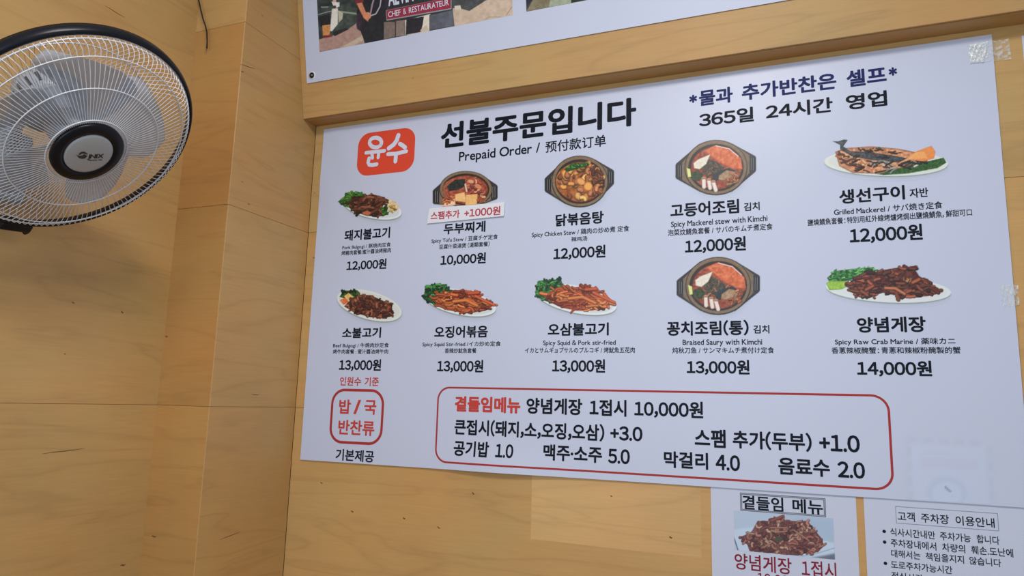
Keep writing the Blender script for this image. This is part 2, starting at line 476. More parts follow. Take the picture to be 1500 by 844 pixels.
class Pic:
    def __init__(s, S, x0, y0, x1, y1, step=0.0011, bgc=(178, 184, 202), ab=None):
        s.S = S
        if ab is None:
            cs = [S.uv(*p) for p in ((x0, y0), (x1, y0), (x1, y1), (x0, y1))]
            ab = (min(c[0] for c in cs), max(c[0] for c in cs), min(c[1] for c in cs), max(c[1] for c in cs))
        na = int((ab[1]-ab[0])/step); nb = int((ab[3]-ab[2])/step)
        s.na, s.nb = na, nb
        a, b = np.meshgrid(np.linspace(ab[0], ab[1], na+1), np.linspace(ab[2], ab[3], nb+1))
        P = S.pt(a, b, 0.00025); s.P = P.reshape(-1, 3)
        v = s.P-CAM; d = v@FW
        s.X = 750+F_PX*(v@RT)/d; s.Y = 422-F_PX*(v@UP)/d
        s.C = np.tile(np.array(bgc, float), (len(s.P), 1)); s.A = np.zeros(len(s.P))
    def put(s, idx, al, col):
        al = np.clip(al, 0, 1)
        s.C[idx] = s.C[idx]*(1-al[:, None]) + np.asarray(col, float)*al[:, None]; s.A[idx] = np.maximum(s.A[idx], al)
    def near(s, pts, pad):
        p = np.array(pts, float)
        return np.nonzero((s.X > p[:, 0].min()-pad) & (s.X < p[:, 0].max()+pad) & (s.Y > p[:, 1].min()-pad) & (s.Y < p[:, 1].max()+pad))[0]
    def sd(s, pts, idx):
        x, y = s.X[idx], s.Y[idx]; ins = np.zeros(len(idx), bool); dm = np.full(len(idx), 1e9); n = len(pts)
        for i in range(n):
            x1, y1 = pts[i]; x2, y2 = pts[(i+1) % n]
            dx, dy = x2-x1, y2-y1; t = np.clip(((x-x1)*dx+(y-y1)*dy)/(dx*dx+dy*dy+1e-9), 0, 1)
            dm = np.minimum(dm, np.hypot(x-x1-t*dx, y-y1-t*dy))
            c = ((y1 > y) != (y2 > y)) & (x < dx*(y-y1)/(dy+1e-12)+x1); ins ^= c
        return np.where(ins, dm, -dm)
    def poly(s, pts, col, soft=0.6, al=1.0, noise=0, sc=2.0, seed=1, edge=None):
        idx = s.near(pts, soft*2+1)
        if not len(idx): return
        d = s.sd(pts, idx); c = np.tile(np.array(col, float), (len(idx), 1))
        if noise: c += ((vnoise(s.X[idx], s.Y[idx], sc, seed)-0.5)*2*noise)[:, None] + ((vnoise(s.X[idx]+9, s.Y[idx], sc*0.5, seed+1)-0.5)*noise)[:, None]
        if edge is not None:
            ec, ew = edge; k = np.clip(1-d/ew, 0, 1)[:, None]; c = c*(1-k)+np.array(ec, float)*k
        s.put(idx, (d/soft+0.5)*al if al == 1.0 else np.clip(d/soft+0.5, 0, 1)*al, c)
    def ell(s, cx, cy, rx, ry, rot, col, **kw):
        t = np.linspace(0, 2*np.pi, 41)[:-1]; c, q = math.cos(rot), math.sin(rot)
        s.poly([(cx+rx*math.cos(k)*c-ry*math.sin(k)*q, cy+rx*math.cos(k)*q+ry*math.sin(k)*c) for k in t], col, **kw)
    def cap(s, pts, w, col, dark=0.5, hi=0.25, soft=0.5):
        idx = s.near(pts, w+1)
        if not len(idx): return
        x, y = s.X[idx], s.Y[idx]; dm = np.full(len(idx), 1e9); sg = np.zeros(len(idx))
        for (x1, y1), (x2, y2) in zip(pts[:-1], pts[1:]):
            dx, dy = x2-x1, y2-y1; t = np.clip(((x-x1)*dx+(y-y1)*dy)/(dx*dx+dy*dy+1e-9), 0, 1)
            ex, ey = x-x1-t*dx, y-y1-t*dy; d = np.hypot(ex, ey); k = d < dm; dm = np.where(k, d, dm); sg = np.where(k, ey, sg)
        r = w/2; tt = np.clip(dm/r, 0, 1.5)
        sh = 1 - dark*tt**2 + hi*np.clip(-sg/r, -1, 1)*0.8
        s.put(idx, (r-dm)/soft+0.5, np.clip(np.array(col, float)[None, :]*sh[:, None], 0, 255))
    def pile(s, reg, n, ln, w, pal, seed, bend=0.5, ang=None, dark=0.6, hi=0.3):
        r = np.random.RandomState(seed); reg = np.array(reg, float); lo, hi_ = reg.min(0), reg.max(0); cand = []
        while len(cand) < n:
            p = lo + r.rand(2)*(hi_-lo); ins = False
            for i in range(len(reg)):
                x1, y1 = reg[i]; x2, y2 = reg[(i+1) % len(reg)]
                if (y1 > p[1]) != (y2 > p[1]) and p[0] < (x2-x1)*(p[1]-y1)/(y2-y1+1e-12)+x1: ins = not ins
            if ins: cand.append(p)
        for p in cand:
            a = r.rand()*math.pi if ang is None else ang+(r.rand()-0.5)*1.6
            l = ln*(0.5+r.rand()*0.8); k = (r.rand()-0.5)*2*bend
            pts = [(p[0]+math.cos(a+k*t)*l*t*0.5, p[1]+math.sin(a+k*t)*l*t*0.5*0.75) for t in (-1, -0.4, 0.2, 0.8)]
            c = np.array(pal[r.randint(len(pal))], float)*(0.85+0.3*r.rand())
            s.cap(pts, w*(0.7+0.6*r.rand()), c, dark, hi)
    def build(s, name, parent, keep=0.02, label=None):
        w = s.na+1; j, i = np.meshgrid(np.arange(s.nb), np.arange(s.na), indexing='ij'); q = (j*w+i).ravel()
        f = np.stack([q, q+1, q+w+1, q+w], 1); f = f[s.A[f].max(1) > keep]
        used = np.unique(f); rm = np.full(len(s.P), -1); rm[used] = np.arange(len(used)); f = rm[f]
        me = bpy.data.meshes.new(name); me.vertices.add(len(used)); me.vertices.foreach_set('co', s.P[used].ravel())
        me.loops.add(f.size); me.loops.foreach_set('vertex_index', f.ravel()); me.polygons.add(len(f))
        me.polygons.foreach_set('loop_start', np.arange(0, f.size, 4)); me.polygons.foreach_set('loop_total', np.full(len(f), 4)); me.update()
        c = np.clip(s.C[used], 0, 255)/255.0; l = np.where(c <= 0.04045, c/12.92, ((c+0.055)/1.055)**2.4)
        l = np.clip(l/REF*PAPER, 0.004, 0.95)
        at = me.color_attributes.new('ink', 'FLOAT_COLOR', 'POINT'); at.data.foreach_set('color', np.hstack([l, np.ones((len(l), 1))]).ravel())
        me.polygons.foreach_set('use_smooth', [True]*len(f))
        o = link(name, me, INK, parent)
        if label: o['label'] = label
        return o

BGC = (178, 184, 202)
def crop(x0, y0, k):                               # readings taken in an enlarged crop -> photo pixels
    return lambda *pts: [(x0+x/k, y0+y/k) for x, y in pts]

# ================================================================== THE MENU SHEET
MW = 1.76137
menu = thing('menu_banner', 'large white vinyl menu sheet with ten dishes and prices hung on plywood', 'menu sign', (0.88, -0.004, ZO-1.0))
def child_of(o, par):                              # keep world coordinates under a moved Empty
    o.parent = par; o.matrix_parent_inverse = Matrix.Translation(-par.location)
link_plain = link
def link(name, me, mat=None, parent=None, smooth=False):
    o = link_plain(name, me, mat, None, smooth)
    if parent is not None:
        o.parent = parent
        if parent.type == 'EMPTY': o.matrix_parent_inverse = Matrix.Translation(-parent.location)
    return o
link('sheet', sheet_mesh('sheet', MENU, 0, MW, -1.0, 0, 0.02), VINYL, menu)

# logo tile
a0, _ = MENU.uv(523.8, 230); a1, _ = MENU.uv(608.3, 206); _, bt = MENU.uv(594, 187.6); _, bb = MENU.uv(537, 257.6)
def ab_rect(xl, yl, xr, yr, xt, yt, xb, yb, S=MENU):
    return S.uv(xl, yl)[0], S.uv(xr, yr)[0], S.uv(xb, yb)[1], S.uv(xt, yt)[1]
logo = round_rect('logo_tile', MENU, (a0, a1, bb, bt), 0.040, None, ORANGE, menu)
logo['label'] = 'vermilion rounded logo tile with two white brushed syllables'
K = crop(480, 170, 5.275)
ring = [(372+46*math.cos(t), 206+38*math.sin(t)) for t in np.linspace(0.3, 2*math.pi+0.3, 17)]
def KL(*p): return K(*p)
strokes('logo_syllables', MENU, [
    (KL(*ring), 5.2), (KL((298, 285), (360, 279), (440, 270)), 4.6), (KL((343, 288), (348, 325)), 4.4), (KL((397, 282), (392, 322)), 4.4),
    (KL((322, 328), (314, 360), (322, 378), (350, 380), (380, 374)), 5.0),
    (KL((548, 150), (535, 190), (512, 222), (475, 250)), 6.0), (KL((560, 216), (580, 228), (600, 244)), 5.4),
    (KL((468, 296), (530, 292), (608, 274)), 5.0), (KL((530, 296), (525, 352)), 5.4)], 5, WHITE, logo, lift=0.0006)

def L(name, words, yt, yb, mat=BLACK, bold=0.014, **kw):
    return letters(name, MENU, words, yt, yb, mat, menu, bold, **kw)
# headings
L('heading_lettering', [('선불주문입니다', 646, 932)], 181, 218.5, bold=0.036)
L('subheading_lettering', [('Prepaid Order /', 672.4, 791, -0.02, 0.98), ('预付款订单', 799, 887.8, 0.12, 1.0)], 222.5, 240.5, bold=0.018)
L('self_service_lettering', [('*', 1009.8, 1021, 0.28, 0.80), ('물과', 1024, 1073.4), ('추가반찬은', 1086.6, 1225), ('셀프', 1240, 1298.6), ('*', 1302, 1314, 0.35, 0.85)], 135, 157.8, NAVY, 0.033)
L('opening_hours_lettering', [('365일', 1024, 1104), ('24시간', 1121.7, 1219.7), ('영업', 1239, 1299.3)], 166, 187, bold=0.030)
# dishes: name, captions, price
def dish(nm, caps, price):
    for k, (w, yt, yb) in enumerate(nm): L('dish_name_lettering', w, yt, yb, bold=0.031 if k == 0 else 0.024)
    for t, xl, xr, yt, yb in caps: L('caption_lettering', [(t, xl, xr)], yt, yb, bold=0.017)
    t, xl, xr, yt, yb = price; L('price_lettering', [(t, xl, xr)], yt, yb, bold=0.032)
dish([([('돼지불고기', 505, 571.5)], 337.5, 353.3)], [('Pork Bulgogi / 豚焼肉定食', 501.5, 572.5, 359.6, 367), ('烤豬肉套餐:蜜汁醬油烤豬肉', 500.3, 572.8, 367.6, 374.4)], ('12,000원', 507.8, 566.2, 382, 397.4))
dish([([('두부찌게', 650, 711.2)], 328, 344)], [('Spicy Tofu Stew / 豆腐チゲ定食', 632.2, 729.4, 349.6, 357.8), ('豆腐什菜湯煲 (湯類套餐)', 643.3, 717.3, 358.4, 365.6)], ('10,000원', 645.3, 711.8, 373.4, 390)),
dish([([('닭볶음탕', 814, 884.4)], 314.2, 332.2)], [('Spicy Chicken Stew / 鶏肉の炒め煮 定食', 779, 921.7, 340, 349.6), ('辣鸡汤', 837, 860.4, 347.3, 354.2)], ('12,000원', 810.8, 887, 363, 382))
dish([([('고등어조림', 982, 1082.6)], 299, 319.4), ([('김치', 1089.7, 1112.8)], 297.2, 309.4)],
     [('Spicy Mackerel stew with Kimchi', 983, 1124.2, 324.8, 335.6), ('泡菜炆鯖魚套餐 / サバのキムチ煮定食', 978.5, 1131.7, 336.6, 346)], ('12,000원', 1003.4, 1092.6, 351, 372.4))
dish([([('생선구이', 1229.3, 1325.3)], 278.5, 299.3), ([('자반', 1332.4, 1359.7)], 276.5, 290.4)],
     [('Grilled Mackerel / サバ焼き定食', 1221.5, 1380.4, 305.8, 316), ('鹽燒鯖魚套餐：特別用紅外線烤爐烤焗出鹽燒鯖魚, 鮮甜可口', 1183, 1423.7, 321.6, 331.4)], ('12,000원', 1244.6, 1351.2, 334, 358))
dish([([('소불고기', 501.5, 558.3)], 480.3, 495.6)], [('Beef Bulgogi / 牛焼肉炒定食', 488, 569.6, 502.8, 510.6), ('烤牛肉套餐 : 蜜汁醬油烤牛肉', 487.8, 568.7, 511.8, 518.6)], ('13,000원', 496.9, 558.3, 526.2, 543.6))
dish([([('오징어볶음', 636.4, 714.7)], 478.2, 495.4)], [('Spicy Squid Stir-fried /イカ炒め定食', 619, 733.7, 500.8, 509), ('香辣炒魷魚套餐', 651.6, 698, 510.2, 517.5)], ('13,000원', 640.5, 707.9, 527.2, 546))
dish([([('오삼불고기', 802.6, 891.8)], 474, 492.4)], [('Spicy Squid & Pork stir-fried', 795.5, 902, 498.6, 507.8), ('イカとサムギョプサルのプルコギ / 烤魷魚五花肉', 769.2, 930, 509.2, 517.4)], ('13,000원', 808.9, 886.5, 526.2, 546.4))
dish([([('꽁치조림(통)', 976.9, 1096.7)], 470.6, 492.6), ([('김치', 1103.5, 1127)], 476.4, 488.8)],
     [('Braised Saury with Kimchi', 1000, 1116.5, 497.6, 508), ('炖秋刀鱼 / サンマキムチ煮付け定食', 984.8, 1133.9, 509, 517.8)], ('13,000원', 1006, 1098, 527.2, 549))
dish([([('양념게장', 1255.3, 1356)], 465, 487.6)], [('Spicy Raw Crab Marine / 薬味カニ', 1223, 1399.4, 496, 506.8), ('香蔥辣椒醃蟹：青蔥和辣椒粉醃製的蟹', 1218, 1407, 508.8, 518.2)], ('14,000원', 1255.3, 1365, 528.2, 551.4))
# left column
L('serving_note_lettering', [('인원수', 498, 529), ('기준', 534.2, 555)], 552, 565, RED, 0.022)
stamp = round_rect('rounded_frame', MENU, ab_rect(484.0, 610, 561.5, 612, 523, 569.8, 523, 651.2), 0.043, 0.0075, DRED, menu)
stamp['label'] = 'thick red rounded frame around the rice and soup words'
L('side_dish_lettering', [('밥', 496.8, 514), ('/', 518.4, 528.3), ('국', 533.8, 551.4)], 585, 606, RED, 0.026)
L('side_dish_lettering', [('반찬류', 495.7, 548.5)], 614.8, 636.6, RED, 0.026)
L('included_lettering', [('기본제공', 492, 548)], 657.2, 674.4, bold=0.025)
# extras box
_, t1 = MENU.uv(800, 569.1); _, b1 = MENU.uv(800, 687.8)
rr = round_rect('rounded_frame', MENU, (MENU.uv(639.0, 620)[0], MENU.uv(1306.6, 650)[0], b1, t1), 0.036, 0.0048, DRED, menu)
rr['label'] = 'long thin red rounded frame around the extras list'
L('extras_lettering', [('곁들임메뉴', 666.4, 762.4)], 580.2, 603, RED, 0.042)
L('extras_lettering', [('양념게장', 771.3, 853), ('1접시', 863.7, 917.7), ('10,000원', 929.2, 1030)], 582.6, 606, bold=0.030)
L('extras_lettering', [('큰접시(돼지,소,오징,오삼)', 665.9, 885.3), ('+3.0', 894, 941.2, 0.12, 0.92)], 613.4, 637.4, bold=0.030)
L('extras_lettering', [('스팸', 1017.6, 1063), ('추가(두부)', 1073.3, 1189), ('+1.0', 1200, 1259.5, 0.08, 0.96)], 628, 654.5, bold=0.030)
L('extras_lettering', [('공기밥', 664.7, 716.3), ('1.0', 726, 752, 0.05, 0.92)], 645, 667.6, bold=0.030)
L('extras_lettering', [('맥주·소주', 796, 882), ('5.0', 890.8, 922.7, 0.03, 0.92)], 650.4, 674, bold=0.030)
L('extras_lettering', [('막걸리', 972.5, 1037.3), ('4.0', 1048.3, 1084, 0.02, 0.95)], 660.6, 684.8, bold=0.030)
L('extras_lettering', [('음료수', 1140, 1215.6), ('2.0', 1227, 1267, 0.02, 0.95)], 670, 695, bold=0.030)
# faded print by the lower right corner
gh = Pic(MENU, 0, 0, 1, 1, 0.003, ab=(MENU.uv(1318, 690)[0], MENU.uv(1462, 690)[0], -0.9985, MENU.uv(1390, 634)[1]))
for k in range(5): gh.poly([(1330+k*23, 640+k*1.5), (1342+k*23, 641+k*1.5), (1341+k*23, 648+k*1.5), (1329+k*23, 647+k*1.5)], (168, 176, 194), soft=5, al=0.5)
gh.poly([(1334, 651), (1443, 655), (1448, 739), (1337, 733)], (178, 189, 209), soft=7, al=0.5)
for k in range(4):
    gh.poly([(1328+k*0.6, 655+k*22), (1335+k*.6, 655+k*22), (1336+k*.6, 667+k*22), (1329+k*.6, 667+k*22)], (168, 177, 194), soft=5, al=0.5)
    gh.poly([(1446+k*0.8, 655+k*22), (1453+k*.8, 655+k*22), (1454+k*.8, 667+k*22), (1447+k*.8, 667+k*22)], (168, 177, 195), soft=5, al=0.5)
gh.poly([(1348, 671), (1432, 674), (1432, 688), (1350, 685)], (178, 180, 200), soft=5, al=0.6)
gh.poly([(1352, 661), (1392, 662), (1392, 667), (1352, 666)], (172, 182, 200), soft=4, al=0.4)
gh.ell(1387, 722, 29, 24, 0.1, (166, 178, 200), soft=6, al=0.6); gh.ell(1387, 724, 22, 18, 0.1, (178, 189, 209), soft=6, al=0.9)
gh.cap([(1384, 713), (1392, 720)], 2.2, (140, 150, 170), 0.1, 0)
gh.C[:] = gh.C; o = gh.build('faded_square', menu, 0.01, 'faint washed-out square with a pale ring near the lower right corner')

# ---------------- dish pictures
SH = (150, 160, 168)
def plate(pc, cx, cy, rx, ry, rot, rim=(206, 212, 214), inner=(190, 196, 198), drop=3.0):
    pc.ell(cx+1, cy+drop+1.5, rx*0.98, ry*1.02, rot, SH, soft=6, al=0.55)
    pc.ell(cx, cy+drop*0.55, rx, ry, rot, (120, 130, 128), soft=1.2)
    pc.ell(cx, cy, rx, ry, rot, rim, soft=1.0); pc.ell(cx, cy-0.6, rx*0.93, ry*0.88, rot, inner, soft=2)
def leaves(pc, reg, n, seed, pal=((40, 92, 34), (62, 122, 44), (24, 62, 30), (96, 146, 58)), w=3.2, ln=6):
    pc.poly(reg, (38, 78, 34), noise=20, sc=2)
    pc.pile(reg, n, ln, w, pal, seed, 1.2, None, 0.5, 0.5)
BROWN = [(96, 54, 44), (128, 76, 58), (72, 38, 34), (148, 92, 68), (112, 60, 46), (60, 32, 30)]
SPICY = [(176, 84, 46), (198, 104, 58), (150, 62, 38), (212, 126, 70), (120, 48, 34), (184, 92, 60)]

# 1 pork
k = crop(480, 270, 10.714); p = Pic(MENU, 488, 274, 596, 332)
plate(p, 545.5, 304, 43.5, 15.8, 0.21, drop=2.6)
leaves(p, k((160, 275), (340, 125), (480, 120), (590, 190), (420, 300), (400, 380), (300, 345)), 60, 11)
p.poly(k((870, 300), (930, 225), (1080, 280), (1130, 370), (1060, 440), (960, 430)), (204, 180, 140), noise=18, sc=2)
p.pile(k((980, 330), (1060, 330), (1080, 420), (1000, 440)), 10, 6, 2.2, [(190, 160, 90), (150, 110, 60), (214, 190, 120)], 5)
M_ = k((340, 270), (430, 215), (600, 190), (700, 155), (900, 205), (880, 320), (840, 400), (860, 500), (620, 500), (420, 430))
p.poly(M_, (70, 38, 34), noise=16, sc=2); p.pile(M_, 95, 13, 3.4, BROWN, 3, 0.7, -0.2)
p.poly(k((540, 440), (620, 410), (690, 440), (640, 500), (550, 470)), (168, 100, 66), noise=16, edge=((110, 60, 46), 1.2))
leaves(p, k((845, 400), (900, 335), (950, 360), (930, 440), (960, 480), (870, 490)), 16, 8, w=2.2, ln=4)
p.build('dish_picture', menu, label='printed pork bulgogi on a white oval plate')

# 6 beef
k = crop(470, 410, 6.027); p = Pic(MENU, 486, 418, 596, 480)
plate(p, 541, 447.5, 49, 20.5, 0.27, rim=(204, 206, 200), inner=(196, 198, 192), drop=2.4)
leaves(p, k((165, 150), (200, 95), (320, 90), (350, 120), (290, 180), (230, 170)), 26, 21, ((30, 62, 34), (48, 86, 44), (22, 44, 28)))
p.poly(k((165, 180), (230, 150), (250, 200), (200, 220)), (200, 104, 60), noise=16); p.poly(k((205, 145), (245, 115), (290, 150), (240, 185)), (204, 168, 100), noise=14)
M_ = k((205, 235), (260, 180), (340, 130), (440, 135), (560, 190), (625, 215), (640, 320), (560, 338), (430, 330), (300, 290))
p.poly(M_, (66, 38, 36), noise=16); p.pile(M_, 130, 7, 3.2, BROWN+[(150, 84, 56)], 13, 1.0)
p.build('dish_picture', menu, label='printed beef bulgogi on a pale oval plate with carrot')

# 7 and 8 squid dishes (the same photograph printed at two sizes)
def squid(ox, oy, sc, sx, label, seed):
    def k(*pts): return [(ox+x*sx, oy+y*sc) for x, y in pts]
    x0, y0, x1, y1 = ox-8*sx, oy-6*sc, ox+114*sx, oy+56*sc
    p = Pic(MENU, x0, y0, x1, y1)
    c = k((54, 27))[0]
    plate(p, c[0], c[1], 53*sx, 18.2*sc, 0.20, drop=2.8)
    leaves(p, k((1, 12), (5, 2), (20, 1), (34, 0), (36, 8), (44, 9), (40, 14), (26, 20), (22, 32), (10, 28), (1, 22)), 75, seed, ((26, 80, 44), (44, 112, 56), (18, 54, 34), (70, 134, 70)))
    M_ = k((11, 22), (28, 12), (44, 11), (62, 10), (80, 11), (84, 16), (80, 20), (96, 25), (104, 31), (92, 38), (74, 42), (54, 42), (34, 38), (22, 32))
    p.poly(M_, (140, 60, 36), noise=18); p.pile(M_, 105, 14*sc, 3.8*sc, SPICY, seed+1, 0.6, 0.15)
    p.cap(k((44, 26), (62, 24), (78, 32)), 5, (206, 120, 62)); p.cap(k((76, 18), (90, 25), (103, 31)), 4.5, (196, 92, 58)); p.cap(k((66, 14), (80, 13)), 5, (190, 84, 52))
    p.build('dish_picture', menu, label=label)
squid(620.5, 416, 1.0, 1.0, 'printed stir-fried squid on a white oval plate', 31)
squid(783.5, 409, 1.10, 1.13, 'printed stir-fried squid and pork on a white oval plate', 41)

# pots
def pot(cx, cy, rx, ry, rot, hl, hr, label, food, x0, y0, x1, y1, step=0.0011):
    p = Pic(MENU, x0, y0, x1, y1, step)
    p.ell(cx+1, cy+4, rx*1.02, ry*1.0, rot, SH, soft=7, al=0.45)
    for h in (hl, hr):
        q = np.array(h); sg = -1 if q[:, 0].mean() < cx else 1
        ex = q[:, 0].min() if sg < 0 else q[:, 0].max(); out_ = sorted([t for t in h if abs(t[0]-ex) < 3], key=lambda t: t[1])
        yt_, yb_ = out_[0][1], out_[-1][1]
        if yb_-yt_ < 4: yt_, yb_ = q[:, 1].mean()-8, q[:, 1].mean()+8
        p.poly([(cx+sg*rx*0.52, cy-ry*0.86), (ex-sg*1.5, yt_-0.6), (ex, yt_+1.5), (ex, yb_-1.5), (ex-sg*1.5, yb_+0.6), (cx+sg*rx*0.50, cy+ry*0.88)], (46, 44, 46), soft=0.9)
        p.poly([(cx+sg*rx*0.56, cy-ry*0.84), (ex-sg*9.5, yt_-1.6), (ex-sg*11, (yt_+yb_)/2), (ex-sg*9.5, yb_+1.6), (cx+sg*rx*0.54, cy+ry*0.84)], (112, 94, 74), soft=0.9, noise=6)
        for m in range(3):
            xx = ex - sg*(2.4+m*3.1); hh = (yb_-yt_)*0.36
            p.cap([(xx, (yt_+yb_)/2-hh), (xx, (yt_+yb_)/2+hh)], 2.0, (22, 26, 32), 0, 0)
            p.cap([(xx-sg*1.5, (yt_+yb_)/2-hh*1.05), (xx-sg*1.5, (yt_+yb_)/2+hh*1.05)], 0.9, (118, 114, 108), 0, 0)
    p.ell(cx, cy, rx, ry, rot, (40, 36, 34), soft=1)
    p.ell(cx, cy-0.4, rx*0.975, ry*0.965, rot, (118, 98, 76), soft=1.0, noise=8)
    p.ell(cx, cy, rx*0.88, ry*0.86, rot, (44, 34, 30), soft=1.2)
    p.ell(cx+0.5, cy+0.6, rx*0.80, ry*0.77, rot, (138, 64, 44), soft=1.4, noise=22, sc=3)
    food(p); p.build('dish_picture', menu, label=label)

def food_tofu(p):
    k = crop(600, 230, 4.963)
    p.ell(678, 277.5, 30, 19, -0.05, (150, 76, 58), noise=22, sc=3)
    p.poly(k((270, 215), (330, 165), (405, 160), (400, 215), (350, 240), (290, 250)), (36, 42, 40), noise=14)
    p.pile(k((400, 180), (470, 160), (560, 220), (560, 300), (500, 310), (410, 250)), 34, 8, 3.4, [(190, 110, 86), (160, 70, 60), (204, 140, 100), (140, 56, 52)], 51, 1.2)
    p.poly(k((330, 270), (400, 255), (415, 330), (330, 320)), (222, 176, 116), noise=8, edge=((190, 110, 70), 1))
    p.poly(k((408, 275), (495, 268), (490, 345), (405, 352)), (214, 168, 104), noise=8, edge=((186, 112, 66), 1))
    p.poly(k((255, 330), (330, 300), (335, 350), (240, 362)), (226, 186, 150), noise=8, edge=((196, 110, 70), 1.4))
    p.pile(k((240, 310), (300, 260), (330, 300), (260, 340)), 12, 7, 2.4, [(206, 120, 76), (180, 84, 56)], 52)
    p.ell(*k((445, 178))[0], 5, 3, 0.2, (204, 150, 108), edge=((150, 86, 60), 1.2)); p.ell(*k((500, 215))[0], 6, 3.6, 0.5, (196, 124, 92), edge=((140, 70, 54), 1.2))
    p.cap(k((405, 200), (415, 250)), 3, (224, 190, 160)); p.cap(k((260, 300), (250, 230), (290, 190)), 2.6, (150, 96, 70))
    p.pile(k((495, 300), (545, 300), (540, 340), (500, 345)), 8, 5, 2.6, [(206, 130, 86), (170, 84, 60)], 53)
K = crop(600, 230, 4.963)
pot(682.5, 277.5, 39, 27, 0.0, K((168, 240), (215, 190), (240, 350), (205, 375), (168, 340)), K((570, 170), (640, 205), (640, 305), (580, 345)),
    'printed tofu stew in a black handled pot', food_tofu, 626, 244, 742, 316)

def food_chicken(p):
    k = crop(760, 170, 3.835)
    p.ell(848, 266.5, 34, 27, 0.05, (150, 88, 44), noise=20, sc=3)
    p.pile(k((205, 320), (300, 270), (400, 265), (470, 340), (440, 440), (330, 480), (240, 440)), 60, 9, 7.6, [(206, 138, 72), (186, 112, 60), (222, 164, 96), (150, 84, 50), (196, 124, 80)], 61, 0.8, None, 0.55, 0.35)
    p.pile(k((420, 290), (480, 330), (470, 420), (420, 450), (400, 330)), 22, 7, 4, [(104, 62, 44), (84, 48, 38), (136, 84, 56)], 62)
    p.ell(861.5, 273, 6.5, 6.5, 0, (220, 158, 78), edge=((160, 96, 50), 2)); p.ell(851, 266, 7, 5, 0.5, (214, 152, 86), edge=((150, 90, 50), 2))
    leaves(p, k((255, 300), (300, 265), (395, 262), (380, 285), (320, 300), (270, 315)), 16, 63, w=1.8, ln=5)
K = crop(760, 170, 3.835)
pot(849.5, 266, 41.5, 38, 0.0, K((145, 348), (200, 305), (205, 455), (150, 425)), K((470, 275), (535, 305), (533, 385), (480, 425)),
    'printed chicken stew in a brown handled pot', food_chicken, 790, 222, 908, 312)

def food_fish(k):
    def f(p):
        p.poly(k((330, 95), (400, 65), (500, 90), (580, 160), (590, 235), (520, 230), (430, 180), (370, 130)), (196, 102, 62), noise=20, sc=3, edge=((164, 74, 46), 2))
        p.cap(k((410, 68), (500, 92), (560, 145)), 1.4, (222, 190, 180), 0, 0)
        p.poly(k((350, 150), (420, 180), (470, 220), (400, 280), (330, 260), (310, 220)), (66, 60, 48), noise=22, sc=2)
        p.pile(k((340, 180), (470, 210), (560, 260), (500, 350), (400, 330), (330, 270)), 30, 8, 3, [(128, 92, 62), (96, 74, 56), (150, 108, 76), (70, 62, 52)], 71)
        p.poly(k((258, 180), (290, 155), (375, 122), (345, 190), (300, 225), (262, 215)), (212, 204, 188), noise=10, edge=((160, 140, 120), 1.2))
        p.poly(k((385, 270), (440, 235), (500, 222), (545, 245), (440, 300), (400, 310)), (40, 44, 50), noise=10)
        p.poly(k((430, 270), (480, 235), (545, 250), (530, 285), (460, 310), (425, 300)), (150, 122, 92), noise=18, edge=((90, 74, 58), 1.3))
        p.poly(k((245, 245), (290, 228), (330, 262), (300, 305), (250, 295)), (48, 62, 36), noise=16)
        p.poly(k((212, 210), (238, 220), (244, 272), (222, 275)), (206, 210, 130), edge=((150, 160, 80), 0.8))
        for (x, y, w) in ((328, 285, 22), (362, 295, 24), (392, 310, 22)):
            dx = 0 if x < 350 else (14 if x < 380 else 30)
            p.cap(k((x, y+4), (x+dx*0.5+2, y+60)), 5.6, (218, 206, 196), 0.15, 0.1); p.cap(k((x-8, y), (x+10, y)), 3.2, (176, 128, 92), 0.3, 0.2)
        p.pile(k((520, 250), (575, 240), (570, 310), (500, 350), (460, 330)), 16, 6, 3, [(176, 88, 56), (150, 110, 70), (196, 120, 80)], 73)
    return f
K9 = crop(960, 370, 4.44)
def K4(*pts):
    # same picture in the row above, read against the lower one
    out = []
    for x, y in pts:
        u = (x-138)/542.0; v = (y-25)/383.0
        out.append((989.5+u*118, 204.4+v*82.4 - (u-0.5)*4.5))
    return out
for kk, cx, cy, rx, ry, box, lab in ((K9, 1052, 419, 48, 42.6, (982, 370, 1122, 470), 'printed saury stew in a brown pot in the lower row'),
                                     (K4, 1048.8, 245.6, 46.2, 40.6, (982, 198, 1116, 294), 'printed mackerel stew in a brown pot in the upper row')):
    pot(cx, cy, rx, ry, -0.04, kk((138, 180), (215, 120), (200, 315), (140, 280)), kk((595, 100), (680, 150), (680, 255), (610, 305)), lab, food_fish(kk), *box, step=0.00115)

# 5 grilled mackerel
k = crop(1160, 80, 2.8136); p = Pic(MENU, 1198, 196, 1400, 268, 0.0013)
plate(p, 1298, 238.5, 91, 19.5, 0.02, rim=(200, 206, 200), inner=(196, 200, 190), drop=2.2)
p.poly(k((300, 485), (430, 470), (560, 440), (625, 425), (637, 445), (600, 468), (480, 490), (380, 497)), (44, 84, 40), noise=18)
p.poly(k((178, 400), (225, 385), (330, 378), (440, 388), (560, 412), (560, 440), (470, 462), (360, 492), (250, 488), (195, 460)), (186, 128, 92), noise=34, sc=3.2, edge=((130, 90, 66), 2.5))
p.pile(k((190, 410), (300, 395), (330, 440), (280, 480), (200, 455)), 18, 12, 3, [(226, 168, 120), (190, 110, 70), (90, 58, 44)], 81, 0.4, 0.2)
p.poly(k((168, 357), (190, 358), (215, 350), (230, 352), (212, 378), (240, 398), (320, 402), (430, 418), (475, 428), (440, 445), (340, 436), (250, 420), (200, 392), (198, 372)), (62, 66, 70), noise=22, sc=2.4, edge=((36, 38, 40), 1.5))
